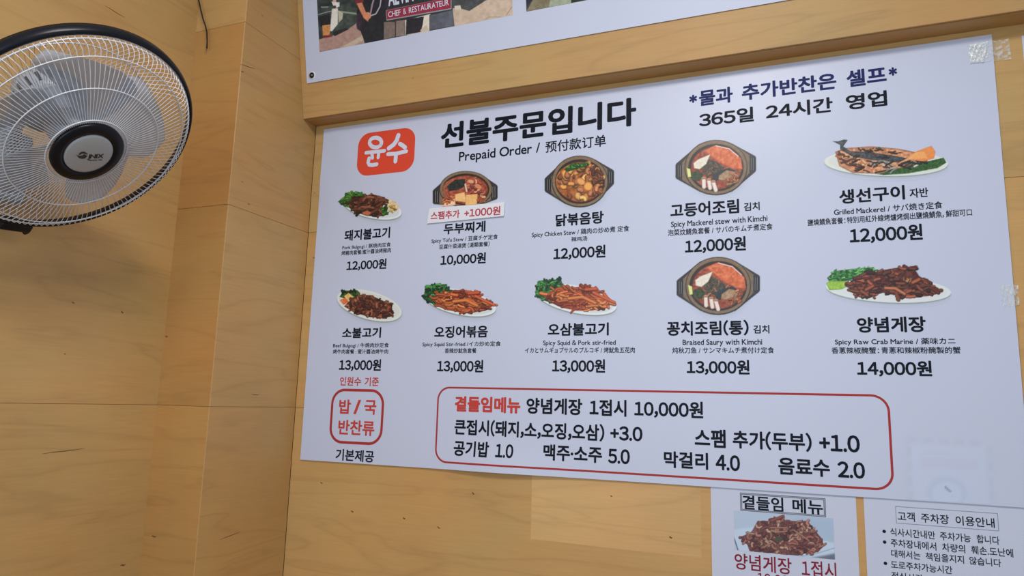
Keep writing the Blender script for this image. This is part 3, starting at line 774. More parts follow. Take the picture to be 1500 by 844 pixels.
p.pile(k((330, 440), (560, 435), (500, 465), (360, 485)), 26, 16, 2.6, [(150, 150, 140), (60, 62, 60), (190, 184, 168), (44, 44, 42)], 82, 0.3, -0.15)
p.pile(k((200, 400), (420, 392), (420, 425), (330, 480), (230, 480)), 26, 9, 2.6, [(40, 32, 28), (80, 50, 40)], 83, 0.3, 0.1)
p.pile(k((240, 385), (420, 388), (460, 410), (300, 398)), 14, 10, 2.0, [(60, 44, 38), (214, 150, 108)], 84, 0.3, 0.15)
p.poly(k((470, 432), (510, 400), (575, 376), (592, 400), (586, 428), (540, 440)), (214, 132, 72), noise=6, edge=((194, 112, 58), 1)); p.poly(k((470, 432), (510, 404), (545, 400), (560, 428)), (236, 156, 92), noise=8)
p.build('dish_picture', menu, label='printed grilled mackerel with an orange wedge')

# 10 crab
k = crop(1190, 370, 4.4417); p = Pic(MENU, 1202, 384, 1402, 454, 0.0013)
plate(p, 1301.5, 424.5, 92, 18.8, 0.05, rim=(202, 208, 208), inner=(200, 204, 204), drop=2.4)
leaves(p, k((95, 165), (150, 120), (250, 108), (400, 95), (410, 120), (300, 150), (240, 185), (110, 190)), 80, 91, ((48, 116, 58), (72, 148, 72), (30, 84, 44), (100, 170, 90)), ln=8, w=2.4)
p.poly(k((90, 200), (120, 185), (220, 185), (240, 215), (190, 240), (110, 245)), (140, 178, 66), noise=14, edge=((104, 144, 50), 2))
M_ = k((235, 200), (290, 150), (380, 130), (480, 110), (570, 95), (660, 98), (700, 160), (740, 180), (825, 235), (815, 270), (750, 285), (640, 290), (590, 300), (545, 312), (540, 280), (460, 262), (380, 290), (290, 285), (240, 240))
p.poly(M_, (84, 40, 34), noise=18, sc=3); p.pile(M_, 130, 11, 4.8, [(112, 56, 44), (90, 42, 38), (140, 74, 54), (66, 34, 32), (104, 62, 46), (158, 84, 56)], 92, 0.35, 0.1, 0.75, 0.35)
p.cap(k((475, 232), (540, 235), (600, 270)), 4.5, (188, 112, 76)); p.cap(k((545, 265), (560, 308)), 6, (128, 60, 44)); p.cap(k((770, 230), (820, 262)), 6, (96, 44, 36))
p.pile(k((590, 160), (650, 170), (640, 195), (580, 190)), 10, 3, 1.6, [(190, 140, 90)], 93)
p.build('dish_picture', menu, label='printed marinated crab with bright green leaves')

# ================================================================== price sticker taped over the tofu stew
STK = Sheet((0, -0.0045-0.0045, ZO), X_, Z_)
q4 = [STK.uv(*t) for t in ((628.8, 305.4), (739.4, 296.0), (737.8, 316.4), (625.4, 327.6))]
bm = bmesh.new(); fr = [bm.verts.new(STK.pt(*t)) for t in q4]; bk = [bm.verts.new(STK.pt(*t, -0.0030)) for t in q4]
bm.faces.new(fr[::-1]); bm.faces.new(bk)
for i in range(4): bm.faces.new((fr[i], fr[(i+1) % 4], bk[(i+1) % 4], bk[i]))
bmesh.ops.recalc_face_normals(bm, faces=bm.faces)
me = bpy.data.meshes.new('price_sticker'); bm.to_mesh(me); bm.free()
sticker = tag(link('price_sticker', me, principled('sticker_card', (0.80, 0.81, 0.87), 0.5)), 'small white strip with red +1000 lettering stuck under the tofu stew picture', 'sticker')
sl = (q4[1][1]-q4[0][1])/(q4[1][0]-q4[0][0])
letters('sticker_lettering', STK, [('스팸추가', 631, 673.5), ('+1000원', 680.2, 733, 0.0, 1.04)], 310.6, 322.6, ink('sticker_red', (164, 56, 66)), sticker, 0.026, lift=0.0002, tilt=sl)

# ================================================================== paper notices below the sheet
PAPERS.org = np.array([0, -0.0012, ZO])
pa0, _ = PAPERS.uv(1041, 713); pa1, _ = PAPERS.uv(1253.6, 730); pb0, _ = PAPERS.uv(1264.9, 730)
notice = thing('paper_notice', 'white side-dish notice with a crab photo taped just below the menu sheet', 'notice', ((pa0+pa1)/2, -0.001, ZO-1.30))
link('sheet', sheet_mesh('sheet', PAPERS, pa0, pa1, -1.475, -0.965, 0.03, 0.0004), PAPERM, notice)
def NP(name, words, yt, yb, mat, par, bold=0.014): return letters(name, PAPERS, words, yt, yb, mat, par, bold)
fa = (PAPERS.uv(1084.2, 735)[0], PAPERS.uv(1209.6, 743)[0], PAPERS.uv(1084.5, 748.2)[1], PAPERS.uv(1084, 721.6)[1])
round_rect('title_frame', PAPERS, fa, 0.0012, 0.0042, GREY, notice); w_ = 0.0014
round_rect('title_frame', PAPERS, (fa[0]+w_, fa[1]-w_, fa[2]+w_, fa[3]-w_), 0.0006, 0.0014, ink('pale_grey_ink', (150, 156, 168)), notice, lift=0.0005)
NP('title_lettering', [('곁들임', 1087.4, 1147.4), ('메뉴', 1160.8, 1205.4)], 725.2, 745.4, BLACK, notice, 0.022)
p = Pic(PAPERS, 0, 0, 1, 1, 0.0012, ab=(PAPERS.uv(1076, 800)[0], PAPERS.uv(1222, 790)[0], PAPERS.uv(1223, 820)[1], PAPERS.uv(1080, 748.6)[1]))
p.C[:] = (164, 178, 198); p.A[:] = 1
k = crop(1050, 700, 5.859)
p.poly(k((590, 310), (1010, 345), (1020, 600), (800, 480)), (150, 170, 190), soft=20, al=0.8)
p.poly(k((130, 450), (330, 420), (1010, 560), (1015, 650), (640, 700), (180, 640)), (176, 192, 210), soft=3)
p.cap(k((130, 460), (185, 630)), 1.6, (70, 80, 92), 0, 0); p.cap(k((640, 690), (860, 650), (1020, 600)), 1.2, (140, 150, 166), 0, 0)
p.poly(k((820, 690), (1020, 650), (1020, 720), (900, 705)), (96, 104, 116), soft=4)
M_ = k((205, 510), (300, 460), (350, 370), (460, 370), (520, 340), (570, 330), (590, 370), (780, 370), (850, 460), (900, 520), (920, 580), (870, 640), (760, 650), (700, 670), (500, 650), (280, 630), (260, 570))
p.poly(M_, (104, 62, 60), noise=16, sc=3); p.pile(M_, 190, 11, 3.6, [(140, 84, 76), (116, 62, 60), (160, 108, 92), (90, 50, 52), (178, 140, 116)], 101, 0.9)
p.cap(k((570, 310), (580, 340), (555, 375)), 2.4, (150, 96, 84)); p.cap(k((470, 370), (560, 335)), 5, (128, 70, 66))
for q in (((460, 430), (600, 430)), ((500, 470), (600, 460)), ((660, 450), (790, 540)), ((400, 600), (480, 550))): p.cap(k(*q), 2.4, (158, 112, 90))
p.ell(*k((530, 530))[0], 6, 4.5, 0, (70, 66, 50))
p.build('dish_picture', notice, label='photo of marinated crab on a square plate')
NP('dish_name_lettering', [('양념게장', 1076, 1159.6), ('1접시', 1174.4, 1225)], 810, 833.5, MAROON, notice, 0.016)
NP('price_lettering', [('10,000원', 1109.6, 1180)], 837.4, 856, MAROON, notice, 0.016)

parking = thing('paper_notice', 'white parking rules notice with bulleted lines at the lower right', 'notice', (pb0+0.18, -0.001, ZO-1.30))
link('sheet', sheet_mesh('sheet', PAPERS, pb0, pb0+0.362, -1.475, -0.965, 0.03, 0.0004), PAPERM, parking)
fb = (PAPERS.uv(1311.8, 750)[0], PAPERS.uv(1462.6, 766)[0], PAPERS.uv(1311.8, 766.6)[1], PAPERS.uv(1311.8, 741.6)[1])
round_rect('title_frame', PAPERS, fb, 0.0006, 0.0011, ink('thin_grey_ink', (120, 128, 142)), parking)
NP('title_lettering', [('고객', 1314.8, 1340), ('주차장', 1349, 1390), ('이용안내', 1399.8, 1456.8)], 749.2, 762.8, BLACK, parking, 0.016)
for wl, yt, yb in [([('식사시간내만', 1304, 1369.8), ('주차가능', 1376.8, 1422), ('합니다', 1430.6, 1464)], 773.2, 785),
                   ([('주차장내에서', 1304.8, 1371.4), ('차량의', 1380, 1413.6), ('훼손.도난에', 1422.6, 1484)], 789.2, 801),
                   ([('대해서는', 1305.4, 1348), ('책임을지지', 1356, 1412), ('않습니다', 1420, 1466.4)], 804.8, 816.2),
                   ([('도로주차가능시간', 1305, 1395)], 821.2, 832.6), ([('점심시간', 1306, 1352)], 837.6, 849)]:
    NP('rule_lettering', wl, yt, yb, BLACK, parking, 0.014)
for (x, y) in ((1295.2, 778.6), (1295.8, 794.2), (1297.0, 825.4)):
    c = np.array(PAPERS.uv(x, y)); V = [PAPERS.pt(c[0]+0.0034*math.cos(t), c[1]+0.0034*math.sin(t), 0.0003) for t in np.linspace(0, 2*math.pi, 16, endpoint=False)]
    link('bullet', mesh('bullet', V, [tuple(range(16))]), BLACK, parking)

# ================================================================== poster on the fascia
pl, pb = POST.uv(449.5, 122.4)
poster = thing('photo_poster', 'white poster with street photographs fixed to the fascia above the menu', 'poster', (0.9, -0.08, ZB+0.06))
ph = (TOP-ZB)/math.cos(LEAN)-0.02
link('sheet', sheet_mesh('sheet', POST, pl, pl+2.05, pb, ph, 0.05, 0.0006), VINYL, poster)
phx0, phb = POST.uv(468.2, 76.3); phx1, _ = POST.uv(751.3, 22.5)
p = Pic(POST, 0, 0, 1, 1, 0.0012, ab=(phx0, phx1, phb, phb+0.34))
p.C[:] = (40, 44, 48); p.A[:] = 1
k = crop(460, 0, 9.375); k2 = crop(560, 0, 6.818)
BIG = 60
p.poly([(460, -200), (570, -200), (570, 40), (460, 60)], (48, 58, 58), noise=12, sc=7, seed=4)
p.poly(k((100, 100), (400, 60), (600, 120), (590, 330), (300, 420)), (60, 70, 66), noise=10, sc=5)
p.cap(k((60, 200), (160, 170), (250, 150)), 0.9, (150, 160, 156), 0, 0); p.cap(k((250, 150), (400, 165), (590, 190)), 2.4, (128, 142, 124), 0, 0); p.cap(k((100, 98), (190, 96)), 1.2, (150, 160, 156), 0, 0)
p.poly(k((60, 230), (220, 190), (230, 350), (80, 370)), (30, 34, 38), noise=6)
p.poly(k((70, 540), (250, 495), (470, 400), (580, 320), (590, 400), (640, 430), (700, 600), (560, 640), (70, 712), (60, 640)), (158, 128, 118), noise=8, sc=3)
p.poly(k((340, 665), (640, 500), (680, 470), (690, 600), (500, 640)), (176, 160, 138), noise=8); p.poly(k((540, 625), (690, 545), (692, 605)), (160, 130, 118), noise=6)
p.poly(k((260, 440), (440, 385), (480, 400), (280, 500)), (34, 36, 42), noise=8)
p.poly(k((115, 350), (230, 335), (215, 480), (120, 490)), (186, 128, 74), noise=20, sc=1.5); p.poly(k((110, 490), (250, 480), (250, 505), (150, 525)), (120, 40, 58), noise=12)
p.poly(k((245, 120), (330, 110), (330, 330), (250, 430), (215, 425), (230, 280)), (206, 202, 192), noise=8, edge=((150, 146, 140), 1)); p.poly(k((330, 140), (400, 180), (390, 260), (340, 310)), (172, 168, 150), noise=8)
p.poly(k((240, 20), (300, 30), (350, 30), (350, 90), (300, 110), (260, 70)), (206, 200, 196), noise=14, sc=1.2); p.ell(*k((288, 95))[0], 1.6, 2.2, 0, (60, 50, 48)); p.poly(k((245, -100), (300, -100), (305, 30), (260, 30)), (190, 160, 146))
# figure with the dark top and clasped hands
p.poly(k((560, -400), (1000, -400), (1000, 280), (980, 540), (700, 600), (640, 420), (590, 380), (585, 180), (600, 60)), (30, 34, 42), noise=5, sc=4)
p.poly(k((585, 180), (640, 200), (660, 330), (620, 410), (585, 370)), (56, 38, 56), noise=10)
p.poly(k((565, 0), (680, -20), (680, 30), (570, 42)), (110, 40, 54)); p.poly(k((580, 45), (660, 30), (720, 180), (770, 230), (740, 300), (680, 250)), (188, 124, 92), noise=10, edge=((140, 84, 64), 1.2))
p.ell(*k((735, 215))[0], 5.4, 5.2, 0, (192, 128, 96), noise=12)
p.cap(k((830, -40), (800, 60), (775, 190)), 2.2, (150, 130, 140), 0.1, 0); p.cap(k((925, -40), (905, 90), (850, 190), (780, 215)), 1.8, (170, 160, 172), 0.1, 0)
# legs, aprons and pale trousers to the right
p.poly(k((960, 300), (1110, 300), (1120, 500), (960, 545)), (112, 98, 92), noise=8, sc=4); p.poly(k((1120, 290), (1250, 270), (1245, 490), (1120, 505)), (122, 108, 100), noise=8); p.cap(k((1120, 300), (1118, 500)), 1.4, (50, 44, 44), 0, 0)
p.poly(k2((228, 200), (480, 140), (470, 330), (230, 350)), (204, 196, 180), noise=6)
p.poly(k2((240, 190), (415, 165), (405, 240), (385, 320), (235, 348)), (34, 34, 44), noise=5)
p.poly(k2((380, 300), (440, 250), (465, 305), (385, 322)), (186, 170, 150))
p.poly(k2((470, 150), (712, 95), (722, 262), (470, 305)), (84, 88, 98), noise=8, sc=5, edge=((54, 56, 62), 1.2))
p.poly(k2((700, 60), (1050, 0), (1320, -150), (1320, 160), (722, 270)), (184, 164, 144), noise=9, sc=5)
p.poly(k2((690, -200), (1050, -200), (1040, 0), (870, 110), (800, 90), (700, 80)), (66, 70, 72), noise=10, sc=5)
p.poly(k2((720, 60), (780, 52), (790, 92), (725, 100)), (196, 186, 170)); p.cap(k2((1030, 190), (1070, 170), (1180, 170)), 1, (150, 130, 112), 0, 0); p.cap(k2((1240, 150), (1280, 90), (1290, 70)), 1, (140, 122, 106), 0, 0)
# caption block
p.poly([(563, 12), (662, -9), (662, -80), (562, -60)], (40, 38, 50), noise=4)
p.poly(k2((35, 104), (692, -32), (692, 92), (42, 206)), (140, 146, 152)); p.poly(k2((40, 106), (684, -28), (684, 82), (46, 196)), (136, 40, 62), noise=5)
photo = p.build('street_photo', poster, label='street photo of standing people with a crimson caption band')
def PL(name, words, yt, yb, mat, bold): return letters(name, POST, words, yt, yb, mat, photo, bold, lift=0.0006)
PL('caption_lettering', [('CHEF', 568.8, 587.0), ('&', 590.6, 595.0), ('RESTAURATEUR', 599, 657.4)], 17.4, 25.8, WHITE, 0.010)
PL('caption_lettering', [('ALVIN', 568.8, 605.6), ('L', 614, 622)], -14, 9.8, WHITE, 0.03)
s0, sb = POST.uv(771.2, 17.2)
p = Pic(POST, 0, 0, 1, 1, 0.0014, ab=(s0, s0+0.46, sb, sb+0.34)); p.C[:] = (60, 58, 52); p.A[:] = 1; k = crop(740, 0, 9.375)
p.poly(k((290, 160), (380, 0), (380, -300), (900, -300), (900, 45)), (116, 108, 84), noise=12, sc=4); p.poly(k((600, 100), (640, -100), (900, -300), (905, 42)), (142, 150, 128), noise=10, sc=4)
p.poly(k((270, -200), (370, -200), (370, 0), (300, 90)), (36, 34, 54), noise=4); p.poly(k((905, 42), (930, -200), (1110, -200), (1100, 5)), (30, 34, 28), noise=5)
p.build('street_photo', poster, label='second photo, mostly cut off by the top of the frame')
gx, gy = POST.uv(457, 110.3)
gm = lathe('grommet', [(0.0030, 0.0002), (0.0030, 0.0018), (0.0050, 0.0026), (0.0080, 0.0020), (0.0088, 0.0002)], 24)
R3 = Matrix(((1, 0, 0), tuple([0]*3), tuple([0]*3)))
def place_on(S, me, a, b, name, mat, parent, lift=0.0):
    M = Matrix(((S.u[0], S.v[0], S.n[0], 0), (S.u[1], S.v[1], S.n[1], 0), (S.u[2], S.v[2], S.n[2], 0), (0, 0, 0, 1)))
    P = S.pt(a, b, lift); M.translation = Vector(P); me.transform(M); return link(name, me, mat, parent, True)
place_on(POST, lathe('w', [(0.0, 0.0003), (0.0125, 0.0003), (0.0125, 0.0)], 24), gx, gy, 'grommet_patch', principled('patch_white', (0.85, 0.86, 0.88), 0.5), poster)
place_on(POST, gm, gx, gy, 'grommet', principled('black_metal_eyelet', (0.012, 0.012, 0.014), 0.35, 0.3), poster, 0.0003)
place_on(POST, lathe('s', [(0.0, 0.0022), (0.0022, 0.0019), (0.0030, 0.0008)], 16), gx, gy, 'screw_head', principled('steel_screw', (0.42, 0.42, 0.44), 0.3, 0.9), poster, 0.0003)

# ================================================================== clear tape, and the sign at the right edge
def tape(name, corners, lift, seed, label, rel=0.0009, mat=None, parent=None):
    n1, n2 = 34, 22; r = np.random.RandomState(seed); V = []
    c = [np.array(MENU.uv(*q)) for q in corners]
    for j in range(n2+1):
        for i in range(n1+1):
            s, t = i/n1, j/n2
            s2 = s; 
            pt = (c[0]*(1-s)+c[1]*s)*(1-t) + (c[3]*(1-s)+c[2]*s)*t
            h = rel*(0.5*math.sin(23*s+9*t+seed)+0.35*math.sin(41*s-31*t)+0.5*(r.rand()-0.5)) + rel
            on = 1.0 if pt[0] < MW+0.002 else max(0.0, 1-(pt[0]-MW)/0.006)
            base = -0.0045*on - 0.0006*(1-on) - lift
            V.append((pt[0], base-h, ZO+pt[1]))
    F = [(j*(n1+1)+i, j*(n1+1)+i+1, (j+1)*(n1+1)+i+1, (j+1)*(n1+1)+i) for j in range(n2) for i in range(n1)]
    F = [f[::-1] for f in F]
    o = link(name, mesh(name, V, F), mat or TAPE, parent, True)
    if parent: o['label'] = label; return o
    return tag(o, label, 'tape')
TAPE = bpy.data.materials.new('clear_sticky_tape'); TAPE.use_nodes = True
nt = TAPE.node_tree; N = nt.nodes; Lk = nt.links; N.clear()
out = N.new('ShaderNodeOutputMaterial'); mx = N.new('ShaderNodeMixShader'); tr = N.new('ShaderNodeBsdfTransparent'); gl = N.new('ShaderNodeBsdfPrincipled')
gl.inputs['Base Color'].default_value = (0.86, 0.9, 0.88, 1); gl.inputs['Roughness'].default_value = 0.14; gl.inputs['Specular IOR Level'].default_value = 1.0
tc = N.new('ShaderNodeNewGeometry'); nz = N.new('ShaderNodeTexNoise'); nz.inputs['Scale'].default_value = 120; nz.inputs['Detail'].default_value = 3
Lk.new(tc.outputs['Position'], nz.inputs['Vector'])
rp = N.new('ShaderNodeMapRange'); rp.inputs['From Min'].default_value = 0.42; rp.inputs['From Max'].default_value = 0.62; rp.inputs['To Min'].default_value = 0.12; rp.inputs['To Max'].default_value = 0.62
Lk.new(nz.outputs[0], rp.inputs['Value']); Lk.new(rp.outputs[0], mx.inputs[0]); Lk.new(tr.outputs[0], mx.inputs[1]); Lk.new(gl.outputs[0], mx.inputs[2])
bpn = N.new('ShaderNodeBump'); bpn.inputs['Strength'].default_value = 0.8; bpn.inputs['Distance'].default_value = 0.002; Lk.new(nz.outputs[0], bpn.inputs['Height']); Lk.new(bpn.outputs[0], gl.inputs['Normal'])
Lk.new(mx.outputs[0], out.inputs[0])
TT = tape('tape_strip', [(1418, 66), (1478, 56), (1482, 86), (1420, 94)], 0.0006, 3, 'crinkled clear tape over the top right corner of the menu sheet')
AIR = TAPE.copy(); AIR.name = 'tape_with_trapped_air'
for nn in AIR.node_tree.nodes:
    if nn.type == 'MAP_RANGE': nn.inputs['To Min'].default_value = 0.35; nn.inputs['To Max'].default_value = 0.95
    if nn.type == 'BSDF_PRINCIPLED': nn.inputs['Base Color'].default_value = (0.88, 0.93, 0.92, 1)
tape('bubbled_area', [(1419, 67), (1447, 62), (1440, 92), (1421, 93)], 0.0024, 5, 'milky bubbled half of the tape', 0.0012, AIR, TT)
tape('tape_strip', [(1464, 418), (1492, 418), (1494, 446), (1468, 452)], 0.0006, 9, 'small clear tape patch halfway down the right edge of the menu', 0.0006)

SG = Sheet((0, -0.0008, ZO), X_, Z_)
sa, sb_ = SG.uv(1496.5, 52.5); sa2 = sa+0.42
sgn = thing('wall_notice', 'white bordered dark notice cut off by the right edge of the picture', 'notice', (sa+0.2, -0.001, ZO+sb_-0.09))
link('sheet', sheet_mesh('sheet', SG, sa, sa2, sb_-0.09, sb_, 0.05, 0.0005), VINYL, sgn)
V = [SG.pt(*q, 0.0003) for q in ((sa+0.008, sb_-0.084), (sa2-0.008, sb_-0.084), (sa2-0.008, sb_-0.008), (sa+0.008, sb_-0.008))]
link('print', mesh('print', V, [(0, 1, 2, 3)]), ink('slate_print', (70, 84, 110)), sgn)

# ================================================================== black cable hanging beside the pillar
CB = Sheet((0, -D_-0.012, 0), X_, Z_)
pts = [CB.pt(*CB.uv(x, y)) for x, y in ((289, -14), (291, 0), (294, 14), (297.5, 28), (301, 38), (303.2, 48), (303.6, 60), (303, 71))]
top = np.array(pts[0]); pts = [np.array([top[0]-0.03, top[1]+0.004, TOP-0.002]), np.array([top[0]-0.02, top[1]+0.002, (TOP+top[2])/2])] + pts
cable = tag(link('hanging_cable', tube('hanging_cable', pts, 0.0021, 8), principled('black_rubber', (0.012, 0.012, 0.013), 0.5), None, True),
            'short black cable end hanging down beside the plywood pillar', 'cable')
cut = pts[-1]
link('cable_tip', tube('cable_tip', [cut, cut+np.array([-0.0015, 0, -0.006])], 0.0011, 6), principled('copper_wire', (0.20, 0.07, 0.03), 0.4, 0.6), cable)

# ================================================================== the wall fan
P0 = Vector((0.0469, -0.8301, -0.3226+ZO)); AX = Vector((0.69793716, 0.05203859, -0.71426585)).normalized()
u_, v_, n_ = frame_from(AX)
fan = thing('wall_fan', 'round white-wired wall fan with black rim tilted down from the left wall', 'fan', P0)
FM = Matrix(((u_[0], v_[0], n_[0], 0), (u_[1], v_[1], n_[1], 0), (u_[2], v_[2], n_[2], 0), (0, 0, 0, 1)))
fan.matrix_world = Matrix.Translation(P0) @ FM
def fpart(name, me, mat, parent=None, smooth=True, rot=0.0):
    o = link_plain(name, me, mat, None, smooth); o.parent = parent or fan
    if rot: o.rotation_euler.z = rot
    return o
BLK = principled('black_gloss_plastic', (0.007, 0.008, 0.012), 0.30, spec=0.22)
WIRE = principled('white_coated_wire', (0.66, 0.67, 0.70), 0.30, spec=0.5)
SILV = principled('silver_badge', (0.42, 0.44, 0.45), 0.42, 0.1)
GREYP = principled('grey_fan_plastic', (0.30, 0.33, 0.38), 0.35)
DGREY = principled('dark_vent_plastic', (0.05, 0.055, 0.065), 0.5)
BLADE = bpy.data.materials.new('smoky_translucent_blade'); BLADE.use_nodes = True
nt = BLADE.node_tree; N = nt.nodes; pr = N['Principled BSDF']; pr.inputs['Base Color'].default_value = (0.72, 0.77, 0.86, 1); pr.inputs['Roughness'].default_value = 0.20
mx = N.new('ShaderNodeMixShader'); tr = N.new('ShaderNodeBsdfTransparent'); tr.inputs[0].default_value = (0.72, 0.74, 0.78, 1); mx.inputs[0].default_value = 0.36
nt.links.new(tr.outputs[0], mx.inputs[1]); nt.links.new(pr.outputs[0], mx.inputs[2]); nt.links.new(mx.outputs[0], N['Material Output'].inputs[0])

RIM = 0.235
fpart('rim_band', lathe('rim_band', [(RIM, -0.002), (RIM, 0.006), (RIM-0.002, 0.014), (RIM-0.006, 0.0195), (RIM-0.010, 0.019), (RIM-0.009, 0.008), (RIM-0.007, -0.002)], 120, True), BLK)
clip = fpart('rim_clip', box_mesh('rim_clip', (-0.030, -0.006, -0.008), (0.030, 0.012, 0.020), 0.004), BLK)
def rim_angle(px, py):                             # angle on the rim that faces a photo pixel
    best = None
    for k_ in range(720):
        a = k_*math.pi/360; w = P0 + Vector(u_)*RIM*math.cos(a) + Vector(v_)*RIM*math.sin(a); x, y = to_px(np.array(w))
        d = (x-px)**2+(y-py)**2
        if best is None or d < best[0]: best = (d, a)
    return best[1]
ac = rim_angle(20, 322)
clip.location = ((RIM+0.000)*math.cos(ac), (RIM+0.000)*math.sin(ac), 0.0); clip.rotation_euler.z = ac-math.pi/2
kn = fpart('clip_knob', lathe('clip_knob', [(0, -0.006), (0.006, -0.006), (0.006, 0.008), (0, 0.008)], 20), BLK, clip)
kn.location = (-0.026, 0.014, 0.006)

NW = 126
front = fpart('front_guard', tube('front_guard', [(0.197*math.cos(t), 0.197*math.sin(t), 0.0425) for t in np.linspace(0, 2*math.pi, 96, endpoint=False)], 0.0012, 6, True), WIRE)
for r_, h_, w_ in ((0.2195, 0.0215, 0.0014), (0.2235, 0.0165, 0.0013), (0.139, 0.0560, 0.0012), (0.074, 0.0640, 0.0014)):
    fpart('ring_wire', tube('ring_wire', [(r_*math.cos(t), r_*math.sin(t), h_) for t in np.linspace(0, 2*math.pi, 96, endpoint=False)], w_, 6, True), WIRE, front)
def rad(r, h, a): return (r*math.cos(a), r*math.sin(a), h)
fw = tube('guard_wire', [rad(0.2270, 0.010, 0.030), rad(0.2215, 0.0205, 0.024), rad(0.2165, 0.031, 0.010), rad(0.2075, 0.0375, 0.0), rad(0.197, 0.0412, 0.0), rad(0.165, 0.050, 0.0), rad(0.12, 0.0585, 0.0), rad(0.068, 0.0632, 0.0)], 0.00070, 5)
fw.materials.append(WIRE)
for k_ in range(NW):
    o = bpy.data.objects.new('guard_wire', fw); C.objects.link(o); o.parent = front; o.rotation_euler.z = 2*math.pi*k_/NW
rear = fpart('rear_guard', tube('rear_guard', [rad(0.165, -0.048, t) for t in np.linspace(0, 2*math.pi, 96, endpoint=False)], 0.0012, 6, True), WIRE)
fpart('ring_wire', tube('ring_wire', [rad(0.2305, -0.001, t) for t in np.linspace(0, 2*math.pi, 96, endpoint=False)], 0.0016, 6, True), WIRE, rear)
rw = tube('guard_wire', [rad(0.2305, -0.002, -0.03), rad(0.222, -0.018, -0.01), rad(0.205, -0.030, 0.02), rad(0.165, -0.048, 0.08), rad(0.115, -0.062, 0.16), rad(0.062, -0.070, 0.26)], 0.00068, 5)
rw.materials.append(WIRE)
for k_ in range(108):
    o = bpy.data.objects.new('guard_wire', rw); C.objects.link(o); o.parent = rear; o.rotation_euler.z = 2*math.pi*k_/108

# badge: black dished ring round a silver disc
badge = fpart('badge', lathe('badge', [(0.060, 0.0575), (0.0665, 0.060), (0.0665, 0.0665), (0.064, 0.0690), (0.052, 0.0705), (0.0455, 0.0690), (0.0455, 0.066), (0.0, 0.066)], 72), BLK)
fpart('badge_disc', lathe('badge_disc', [(0.0445, 0.0665), (0.0440, 0.0700), (0.040, 0.0712), (0.020, 0.0722), (0.0, 0.0725)], 64), SILV, badge)
# lettering on the badge: image-right direction on the disc
hub_c = np.array(P0) + n_*0.0729
ir = unproj(152, 228.6, hub_c, n_)-unproj(112, 230.0, hub_c, n_); ir /= np.linalg.norm(ir); iu = np.cross(n_, ir)
HS = Sheet(hub_c, ir, iu)
def hub_local(o):
    o.matrix_parent_inverse = (fan.matrix_world).inverted()
bl = letters('badge_lettering', HS, [('JNIX', 128.4, 151.6)], 226.4, 234.4, principled('badge_black', (0.015, 0.015, 0.017), 0.4), None, 0.024, lift=0.0)
sh = np.array(HS.uv(128.4, 230)); 
bl.parent = badge; hub_local(bl)
bl2 = letters('badge_lettering', HS, [('------- ---', 130, 149.4)], 234.4, 235.8, principled('badge_black_small', (0.02, 0.02, 0.022), 0.4), None, 0.0, lift=0.0)
bl2.parent = badge; hub_local(bl2)
# swirl mark left of the word: two curved wings
def wing(pts_px, nm):
    V = [HS.pt(*HS.uv(x, y)) for x, y in pts_px]
    o = link_plain(nm, mesh(nm, V, [tuple(range(len(V)))]), principled('badge_black_mark', (0.03, 0.03, 0.035), 0.35), None); o.parent = badge; hub_local(o)
kk = crop(0, 160, 4.6875)
wing(kk((540, 318), (545, 303), (560, 293), (580, 292), (598, 302), (602, 316), (590, 308), (570, 304), (556, 310)), 'badge_emblem')
wing(kk((524, 312), (545, 322), (566, 318), (580, 308), (600, 322), (585, 338), (562, 342), (542, 336)), 'badge_emblem')

# blades
rotor = fpart('rotor_hub', lathe('rotor_hub', [(0.0, 0.030), (0.026, 0.029), (0.038, 0.022), (0.042, 0.008), (0.042, -0.026), (0.0, -0.026)], 48), GREYP)
base_ang = rim_angle(86, 60)
def blade_mesh():
    nr, na_ = 16, 18; V = []
    for i in range(nr+1):
        s = i/nr; r = 0.036 + s*0.132
        half = math.radians(19 + 15*math.sin(min(1, s*1.25)*math.pi/2)); skew = math.radians(20)*s
        edge = 1.0 - max(0, (s-0.80)/0.20)**2*0.45
        for j in range(na_+1):
            t = j/na_*2-1
            a = skew + half*t*edge; pitch = -0.036*t*(0.55+0.35*s) ; camb = 0.010*(1-t*t)
            V.append((r*math.cos(a), r*math.sin(a), pitch+camb))
    F = [(i*(na_+1)+j, (i+1)*(na_+1)+j, (i+1)*(na_+1)+j+1, i*(na_+1)+j+1) for i in range(nr) for j in range(na_)]
    me = mesh('blade', V, F); bm = bmesh.new(); bm.from_mesh(me)
    bmesh.ops.solidify(bm, geom=bm.faces[:], thickness=0.0014); bm.to_mesh(me); bm.free()
    me.materials.append(BLADE); me.polygons.foreach_set('use_smooth', [True]*len(me.polygons)); return me
bmz = blade_mesh()
for k_ in range(5):
    o = bpy.data.objects.new('blade', bmz); C.objects.link(o); o.parent = rotor; o.rotation_euler.z = base_ang+math.radians(38)+2*math.pi*k_/5
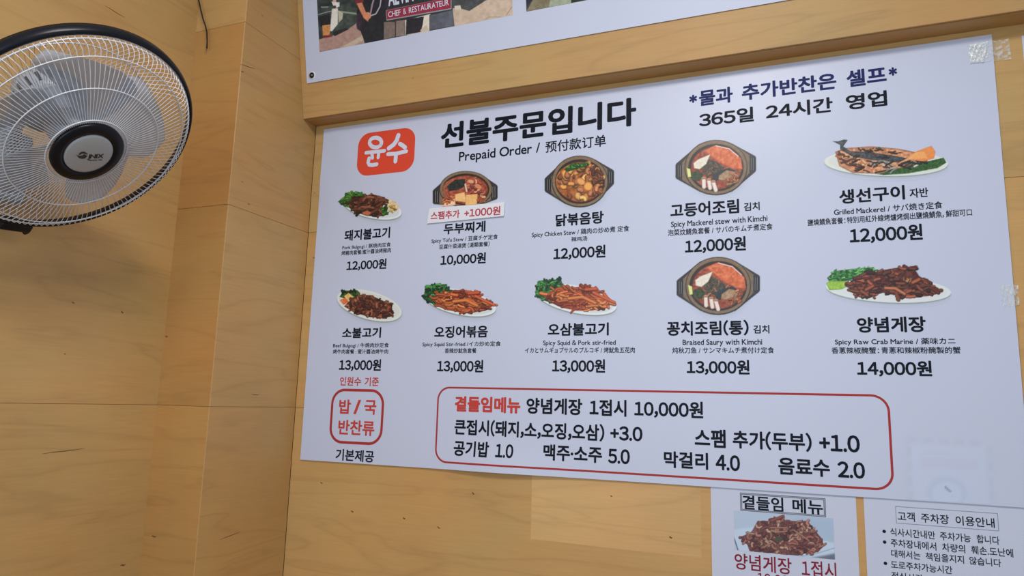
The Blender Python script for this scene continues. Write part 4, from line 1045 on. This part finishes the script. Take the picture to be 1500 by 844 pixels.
# motor housing with slots, neck and wall bracket
motor = fpart('motor_housing', lathe('motor_housing', [(0.0, -0.034), (0.020, -0.036), (0.058, -0.072), (0.064, -0.080), (0.064, -0.118), (0.056, -0.142), (0.034, -0.156), (0.0, -0.158)], 56), GREYP)
sl_ = box_mesh('vent_slot', (0.0585, -0.0035, -0.112), (0.0655, 0.0035, -0.086), 0.001); sl_.materials.append(DGREY)
for k_ in range(20):
    o = bpy.data.objects.new('vent_slot', sl_); C.objects.link(o); o.parent = motor; o.rotation_euler.z = 2*math.pi*k_/20
fs_ = box_mesh('vent_slot', (0.030, -0.0022, -0.0015), (0.052, 0.0022, 0.0015), 0.0005); fs_.materials.append(DGREY)
for k_ in range(24):
    o = bpy.data.objects.new('vent_slot', fs_); C.objects.link(o); o.parent = motor
    a = 2*math.pi*k_/24; o.matrix_local = Matrix.Rotation(a, 4, 'Z') @ Matrix.Translation((0, 0, -0.0275)) @ Matrix.Rotation(math.radians(43.5), 4, 'Y')
inv = fan.matrix_world.inverted()
def fworld(name, me, mat, smooth=True, parent=None):
    me.transform(inv); return fpart(name, me, mat, parent, smooth)
rear_pt = np.array(P0) - n_*0.150
wz = rear_pt[2]-0.10
fworld('neck', tube('neck', [np.array(P0)-n_*0.135, rear_pt+np.array([-0.02, 0, -0.02]), np.array([-0.140, -0.83, wz+0.03]), np.array([-0.150, -0.83, wz-0.02])], 0.020, 16), GREYP)
bk_ = fworld('wall_bracket', box_mesh('wall_bracket', (-B_, -0.875, wz-0.13), (-0.130, -0.785, wz+0.02), 0.012), GREYP)
for k_ in range(3):
    c0 = np.array([-0.131, -0.830, wz-0.10+k_*0.028]); w_ = lathe('switch_button', [(0, 0.006), (0.007, 0.006), (0.008, 0.0)], 16)
    w_.transform(Matrix.Translation(Vector(c0)) @ Matrix.Rotation(math.pi/2, 4, 'Y')); fworld('switch_button', w_, DGREY, True, bk_)

# grain flaws in the left wall, pillar and back wall: short dark splits, too small to lift out
def flaws(name, parent, S, segs, mat):
    V, F = [], []
    for (x1, y1, x2, y2, w) in segs:
        a = np.array(S.uv(x1, y1)); b = np.array(S.uv(x2, y2)); t = b-a; t /= np.linalg.norm(t); nn = np.array([-t[1], t[0]])*w/2; o = len(V)
        for s in (0, 0.25, 0.5, 0.75, 1):
            k = math.sin(math.pi*(0.08+0.84*s)); p_ = a+(b-a)*s + nn*0.6*math.sin(s*7)
            V.append(S.pt(*(p_+nn*k), 0.0002)); V.append(S.pt(*(p_-nn*k), 0.0002))
        for i in range(4): F.append((o+2*i, o+2*i+1, o+2*i+3, o+2*i+2))
    o = link(name, mesh(name, V, F), mat); o['kind'] = 'stuff'; o.parent = parent; return o
FL = principled('dark_grain_split', (0.16, 0.075, 0.024), 0.8)
LW = Sheet((-B_, 0, ZO), (0, 1, 0), Z_); PF = Sheet((0, -D_, ZO), X_, Z_); PS = Sheet((-A_, 0, ZO), (0, 1, 0), Z_); BW = Sheet((0, 0, ZO), X_, Z_)
flaws('grain_split', wall_left, LW, [(153, 8, 183, 26, 0.002), (62, 665, 124, 657, 0.002), (176, 829, 184, 827, 0.004), (94, 518, 96, 519, 0.003), (177, 457, 181, 458, 0.004), (105, 443, 109, 444, 0.003)], FL)
flaws('grain_split', pillar, PF, [(222, 786, 229, 786, 0.004), (242, 493, 246, 493, 0.004)], FL)
flaws('grain_split', pillar, PS, [(352, 94, 374, 101, 0.002), (353, 105, 357, 105, 0.003), (368, 579, 380, 578, 0.002), (322, 791, 352, 779, 0.0016)], FL)
flaws('grain_split', wall_back, BW, [(514, 749, 518, 750, 0.004), (590, 759, 594, 760, 0.004), (691, 722, 695, 724, 0.004), (640, 772, 645, 774, 0.003), (980, 787, 985, 788, 0.004), (469, 707, 473, 708, 0.003), (894, 727, 897, 727, 0.003), (419.5, 762, 418.6, 784, 0.0016)], FL)
# paler rectangle where a notice used to hang
BL = wood('plywood_unfaded_patch', TONE*np.array([1.13, 1.18, 1.30]))
q = [BW.uv(776, 700), BW.uv(1026, 712), BW.uv(1020, 804), BW.uv(780, 790)]
a0, a1, b0, b1 = q[0][0]+0.006, q[1][0], q[3][1], q[0][1]+0.03
link('pale_patch', mesh('pale_patch', [BW.pt(a, b, 0.00012) for a, b in ((a0, b0), (a1, b0-0.004), (a1, b1), (a0, b1))], [(0, 1, 2, 3)]), BL).parent = wall_back
